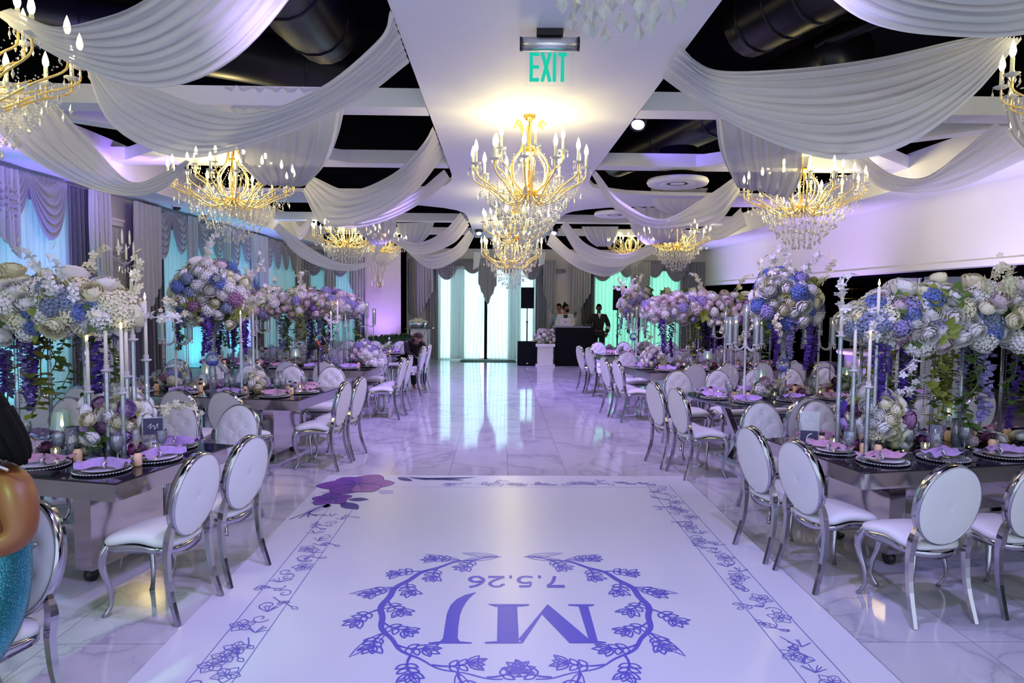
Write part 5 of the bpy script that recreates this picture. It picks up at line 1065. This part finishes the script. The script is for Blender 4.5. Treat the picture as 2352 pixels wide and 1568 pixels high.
px_=atY(1350,742,19.5).x; e=empty('controller',(px_,19.55,1.13),0,'small dark audio controller on the booth','audio controller'); build('deck',MB().box(-.16,.16,-.12,.12,0,.05),M['blackm'],e); build('jog_dial',MB().lathe([(.001,.05),(.05,.05),(.05,.06),(.001,.062)],16),M['chrome'],e)
def speaker(px_,yb,Y,label,z0,w=.31,h=.52):
    p=atY(px_,yb,Y); e=empty('loudspeaker',(p.x,Y,z0),0,label,'loudspeaker','black loudspeakers on poles')
    build('cabinet',MB().prism([(-w/2,-.15),(w/2,-.15),(w/2*.7,.15),(-w/2*.7,.15)],0,h),M['matte'],e); build('grille',MB().box(-w/2+.015,w/2-.015,-.16,-.15,.02,h-.02),vary(mat('speaker_grille',(.008,.008,.012),.8,spec=.1),120,.2,.4,bump=.4),e); build('handle',MB().tube([(-.05,-.163,h-.05),(.05,-.163,h-.05)],.006,6),M['blackm'],e); return p
def pole(px_,Y,z0,z1,label):
    p=atY(px_,700,Y); e=empty('speaker_pole',(p.x,Y,z0),0,label,'speaker stand'); build('lower_tube',MB().tube([(0,0,0),(0,0,(z1-z0)*.6)],.02,10),M['blackm'],e); build('upper_tube',MB().tube([(0,0,(z1-z0)*.55),(0,0,z1-z0)],.015,10),M['blackm'],e); build('collar',MB().tube([(0,0,(z1-z0)*.56),(0,0,(z1-z0)*.62)],.028,10),M['blackm'],e); return e
x=atY(1211,812,19.4).x; e=empty('subwoofer',(x,19.55,0),0,'black subwoofer box on the marble floor before the end window','subwoofer'); build('cabinet',MB().box(-.27,.27,-.22,.3,0,.68),M['matte'],e); build('grille',MB().box(-.245,.245,-.232,-.22,.03,.65),M['matte'],e); build('badge',MB().box(-.02,.02,-.236,-.232,.06,.09),M['chrome'],e)
z1=atY(1211,708,19.6).z; pole(1211,19.6,.68,z1,'thin black pole rising from the subwoofer'); speaker(1211,708,19.6,'black loudspeaker raised above the subwoofer before the bright end window',z1,.37,.60)
e=pole(1419,17.6,0,atY(1419,712,17.6).z,'black pole stand behind the lilac flower globe')
for a in (0,2.1,4.2): build('tripod_leg',MB().tube([(0,0,.6),(.35*cos(a),.35*sin(a),.02)],.012,6),M['blackm'],e)
speaker(1421,712,17.6,'black loudspeaker half hidden by the lilac flower globe',atY(1419,712,17.6).z,.36,.62)
x=atY(1252,840,19.2).x; e=empty('pedestal_planter',(x,19.4,0),0,'white square pedestal between the subwoofer and the black booth','pedestal'); build('shaft',MB().box(-.22,.22,-.22,.22,.06,.56),M['white'],e); build('base',MB().box(-.27,.27,-.27,.27,0,.06),M['white'],e); build('rim',MB().box(-.27,.27,-.27,.27,.56,.64),M['white'],e)
bouquet(T(x,19.4,.64),'blush blossom bouquet on the white pedestal beside the booth',.27,34,[('rose','blush',5),('peony','blush',3),('hyd','white',3),('peony','white',3)],41,.16)
bouquet(T(2.95,18.5,0),'low pile of blush flowers on the floor before the black booth',.36,30,[('rose','blush',5),('peony','blush',3),('hyd','periwinkle',2)],42,.30)
# doormat, sconces, fixtures
a=atZ(1056,831,0); c=atZ(1186,834,0); solo('doormat',MB().box(a.x,c.x,20.35,21.15,.001,.012),vary(mat('green_black_mat',(.012,.05,.045),.9),80,.2,.5),'dark doormat on the marble before the end window','doormat')
def sconce(mt,label,m1='gold'):
    o=props(link('wall_sconce',None,None,mt),label,'wall light','crystal wall sconces')
    build('back_plate',MB().lathe([(.001,0),(.075,0),(.07,.02),(.03,.03),(.001,.035)],16),M['gold'],o,T(0,0,0,rx=PI/2))
    for i,(dx,dz,h) in enumerate(((-.16,-.02,.12),(0,-.06,.12),(.16,-.02,.12),(-.08,.12,.1),(.08,.12,.1))):
        a=build('arm',MB().tube(crom([(0,-.03,0),(dx*.4,-.14,dz-.09),(dx,-.2,dz-.02)],10),.009,6),M['crystal'],o); build('candle_tube',MB().lathe([(.012,0),(.012,h),(.006,h+.05),(.0005,h+.07)],8,(dx,-.2,dz)),M['ivory'],a)
    s=MB(); [drop(s,(.03*i-.15,-.2+.02*(i%2),-.12-.02*(i%3)),.08,.011) for i in range(11)]; s.tube([(0,-.1,0),(0,-.1,.28)],.008,6); strand(s,(-.16,-.2,0),(.16,-.2,0),.10,14,.008); strand(s,(-.08,-.2,.12),(.08,-.2,.12),.07,8,.007); build('crystal_drop',s,M['crystal'],o,None)
sconce(ML@T(10.85,-.01,2.52,s=1.35),'crystal candle wall sconce on the wall between two curtained windows')
p=atY(870,655,YL); sconce(ME@T(p.x,YL-YE-.01,p.z),'crystal candle wall sconce glowing violet on the end wall pier')
p=atY(1283,622,YE); e=empty('emergency_light',(p.x,YE-.02,p.z),0,'grey twin-lamp emergency light high on the end wall','emergency light'); build('body',MB().box(-.14,.14,-.06,.0,-.06,.06),M['cloth_grey'],e); [build('lamp_head',MB().ball((s*.17,-.07,0),.06,12,7),M['cloth_grey'],e) for s in (-1,1)]
# glass topped display stand with a silver tray
p=atY(963,825,19.9); e=empty('display_stand',(p.x,20.0,0),0,'glass topped stand with a lattice panel beside the palms','display stand'); build('top_glass',MB().box(-.40,.40,-.28,.28,1.02,1.04),M['topclear'],e)
for s in (-1,1): build('side_panel',MB().box(s*.27-.02,s*.27+.02,-.2,.2,0,1.0),M['mirror'],e)
lp=MB().box(-.25,.25,-.16,-.14,.02,1.0); build('back_panel',lp,M['white'],e); lt=MB(); r3=random.Random(3)
for i in range(14): lt.tube([(r3.uniform(-.24,.24),-.165,r3.uniform(.05,.95)),(r3.uniform(-.24,.24),-.165,r3.uniform(.05,.95))],.008,4)
build('lattice',lt,M['chrome'],e)
e=empty('silver_chafing_tray',(p.x-.05,20.0,1.04),0,'silver tray heaped with white linen on the glass topped stand','tray'); build('tray',MB().lathe([(.001,0),(.20,0),(.26,.14),(.25,.15),(.001,.12)],20),M['bead'],e); build('linen',MB().grid(lambda u,v:(-.3+.6*u,-.2+.4*v,.16+.12*sin(PI*u)*sin(PI*v)+.015*sin(25*u+9*v)),24,14),M['cloth_white'],e)
def palm(px_,py_,Y,label,s):
    p=atY(px_,py_,Y); e=empty('potted_palm',(p.x,Y,0),0,label,'potted palm','potted palms'); build('pot',MB().lathe([(.001,0),(.14,0),(.19,.32),(.17,.32),(.001,.28)],16),M['blackm'],e); build('trunk',MB().tube([(0,0,.28),(0,0,.55)],.02,6),M['palm'],e)
    for i in range(12):
        a=i*2.4; L=s*(.7+.05*(i%4)); pl=crom([(0,0,.5),(cos(a)*L*.4,sin(a)*L*.4,.5+L*.75),(cos(a)*L,sin(a)*L,.5+L*.55)],14); b=MB().tube(pl,.006,4)
        for j in range(2,15):
            for sg in (-1,1):
                d=(pl[min(j+1,14)]-pl[j-1]).normalized(); n=d.cross(Vector((0,0,1))).normalized()*sg; q=pl[j]; l=.22*s*sin(PI*(j+1)/17)+.04; b.add([q,q+n*l*.5+d*l*.35+Vector((0,0,.01)),q+n*l*.75+d*l*.75-Vector((0,0,.05)),q+n*l*.35+d*l*.6],[(0,1,2,3)])
        build('frond',b,M['palm'],e)
palm(872,780,17.6,'dark green potted palm before the violet pier, nearer the tables',.62); palm(918,785,18.8,'dark green potted palm beside the display stand',.6)
# follow spot on a stand among the curtain-side tables
p=atY(731,790,9.6); e=empty('follow_spot',(p.x,9.6,0),0,'black spotlight with an orange band on a thin stand, before the third curtain-side table','spotlight')
build('stand_pole',MB().tube([(0,0,.02),(0,0,p.z-.05)],.014,8),M['blackm'],e); hh=T(0,0,p.z,0,0,0)
build('can',MB().tube([(-.12,-.02,-.06),(.06,0,.03)],.055,14),M['blackm'],e,hh); build('hood',MB().tube([(.06,0,.03),(.14,.01,.07)],[.055,.062],14),M['blackm'],e,hh); build('orange_band',MB().tube([(.0,-.007,0),(.025,-.004,.0125)],.058,14),mat('orange_band',(.55,.08,.02),.4),e,hh); build('chrome_band',MB().tube([(.10,.005,.05),(.11,.006,.055)],.064,14),M['chrome'],e,hh)
for a in (.3,2.4,4.5): build('tripod_leg',MB().tube([(0,0,.45),(.25*cos(a),.25*sin(a),.02)],.010,6),M['blackm'],e)
# ---------------------------------------------------------------- bar side, beyond the white upper wall
x=atY(1992,800,12.6).x; e=empty('bar_counter',(x+.1,12.6,0),0,'round bar counter with glittering lilac front in the dark bar area','bar counter')
gl=mat('glitter_front',(.40,.38,.60),.3,.6); n,l=nodes(gl); v=n.new('ShaderNodeTexVoronoi'); v.inputs['Scale'].default_value=60; tc=n.new('ShaderNodeTexCoord'); l.new(tc.outputs['Object'],v.inputs['Vector']); bp=n.new('ShaderNodeBump'); bp.inputs['Strength'].default_value=1; l.new(v.outputs['Distance'],bp.inputs['Height']); l.new(bp.outputs[0],n['Principled BSDF'].inputs['Normal'])
build('curved_front',MB().lathe([(.48,0),(.48,.9)],40),gl,e); build('counter_top',MB().lathe([(.001,.9),(.60,.9),(.62,.94),(.60,.97),(.001,.975)],40),mat('pale_counter',(.75,.6,.72),.3),e)
x=atY(2085,700,11.9).x; e=empty('crystal_framed_panel',(x,11.9,0),-.5,'white panel framed by crystal studded strips in the bar area','panel'); build('panel_face',MB().box(-.13,.13,-.02,.02,0,2.3),M['white'],e)
for s in (-1,1):
    f=build('studded_frame',MB().box(s*.17-.03,s*.17+.03,-.03,.03,0,2.3),M['chrome'],e); b=MB()
    for i in range(100): b.octa((s*.17,-.035,.02+i*.0228),.009)
    build('crystal_stud',b,M['crystal'],f)
x=atY(2165,700,11.2).x; solo('pale_green_panel',MB().box(-.28,.28,-.03,.03,0,2.3),mat('sage_paint',(.38,.45,.42),.5),'plain pale green panel next to the crystal studded strips','panel',T(x,11.2,0,-.5))
x=atY(1975,640,14).x; e=empty('wire_rack',(x,14,0),0,'thin gold wire rack in the dark bar area','rack')
for dx in (-.35,-.15,.2): build('upright',MB().tube([(dx,0,0),(dx,0,2.3)],.008,6),M['gold'],e)
build('crossbar',MB().tube([(-.4,0,1.95),(.3,0,1.95)],.008,6).tube([(-.4,0,2.15),(.3,0,2.15)],.008,6),M['gold'],e)
x=atY(2040,780,12).x; e=empty('bar_bottle',(x,12.5,.975),0,'glowing amber bottle standing on the round bar counter','bottle'); build('glass_body',MB().lathe([(.001,0),(.04,0),(.04,.18),(.015,.23),(.015,.28),(.001,.28)],14),mat('amber_glow',(.8,.4,.02),.3,emit=(1,.5,.03),es=.5),e)  # bottle's light is emission put into its material
e=empty('bar_stool',(atY(1915,800,13).x,13.2,0),0,'dark round stool in the bar area behind the second bar-side table','stool'); build('seat_pad',MB().lathe([(.001,.6),(.25,.62),(.26,.68),(.001,.72)],20),M['dgrey'],e); build('pillar_leg',MB().lathe([(.2,0),(.04,.05),(.04,.6),(.001,.6)],14),M['blackm'],e)
# green lit foliage hedge by the far window
r4=random.Random(9); p=atY(1535,680,19.6); e=props(link('greenery_stand',None,None,T(p.x,19.6,0)),'white green blossom hedge lit green before the bar-side end window','flower arrangement')
build('stand_frame',MB().box(-.9,.9,-.12,.12,0,.06).box(-.86,-.82,-.02,.02,.06,1.7).box(.82,.86,-.02,.02,.06,1.7).box(-.86,.86,-.04,.04,1.68,1.72),M['blackm'],e)
for i in range(70):
    k,c=r4.choice((('leaves','leaf'),('leaves','leafb'),('hyd','cream'),('rose','white'))); nm,me=fmesh(k,c); d=(r4.uniform(-1,1),r4.uniform(-1,-.1),r4.uniform(-.3,1)); link(nm,me,e,orient((r4.uniform(-.9,.9),r4.uniform(-.15,.1),1.95+r4.uniform(-.28,.25)),d,.12 if k=='leaves' else .10,r4.random()*6))
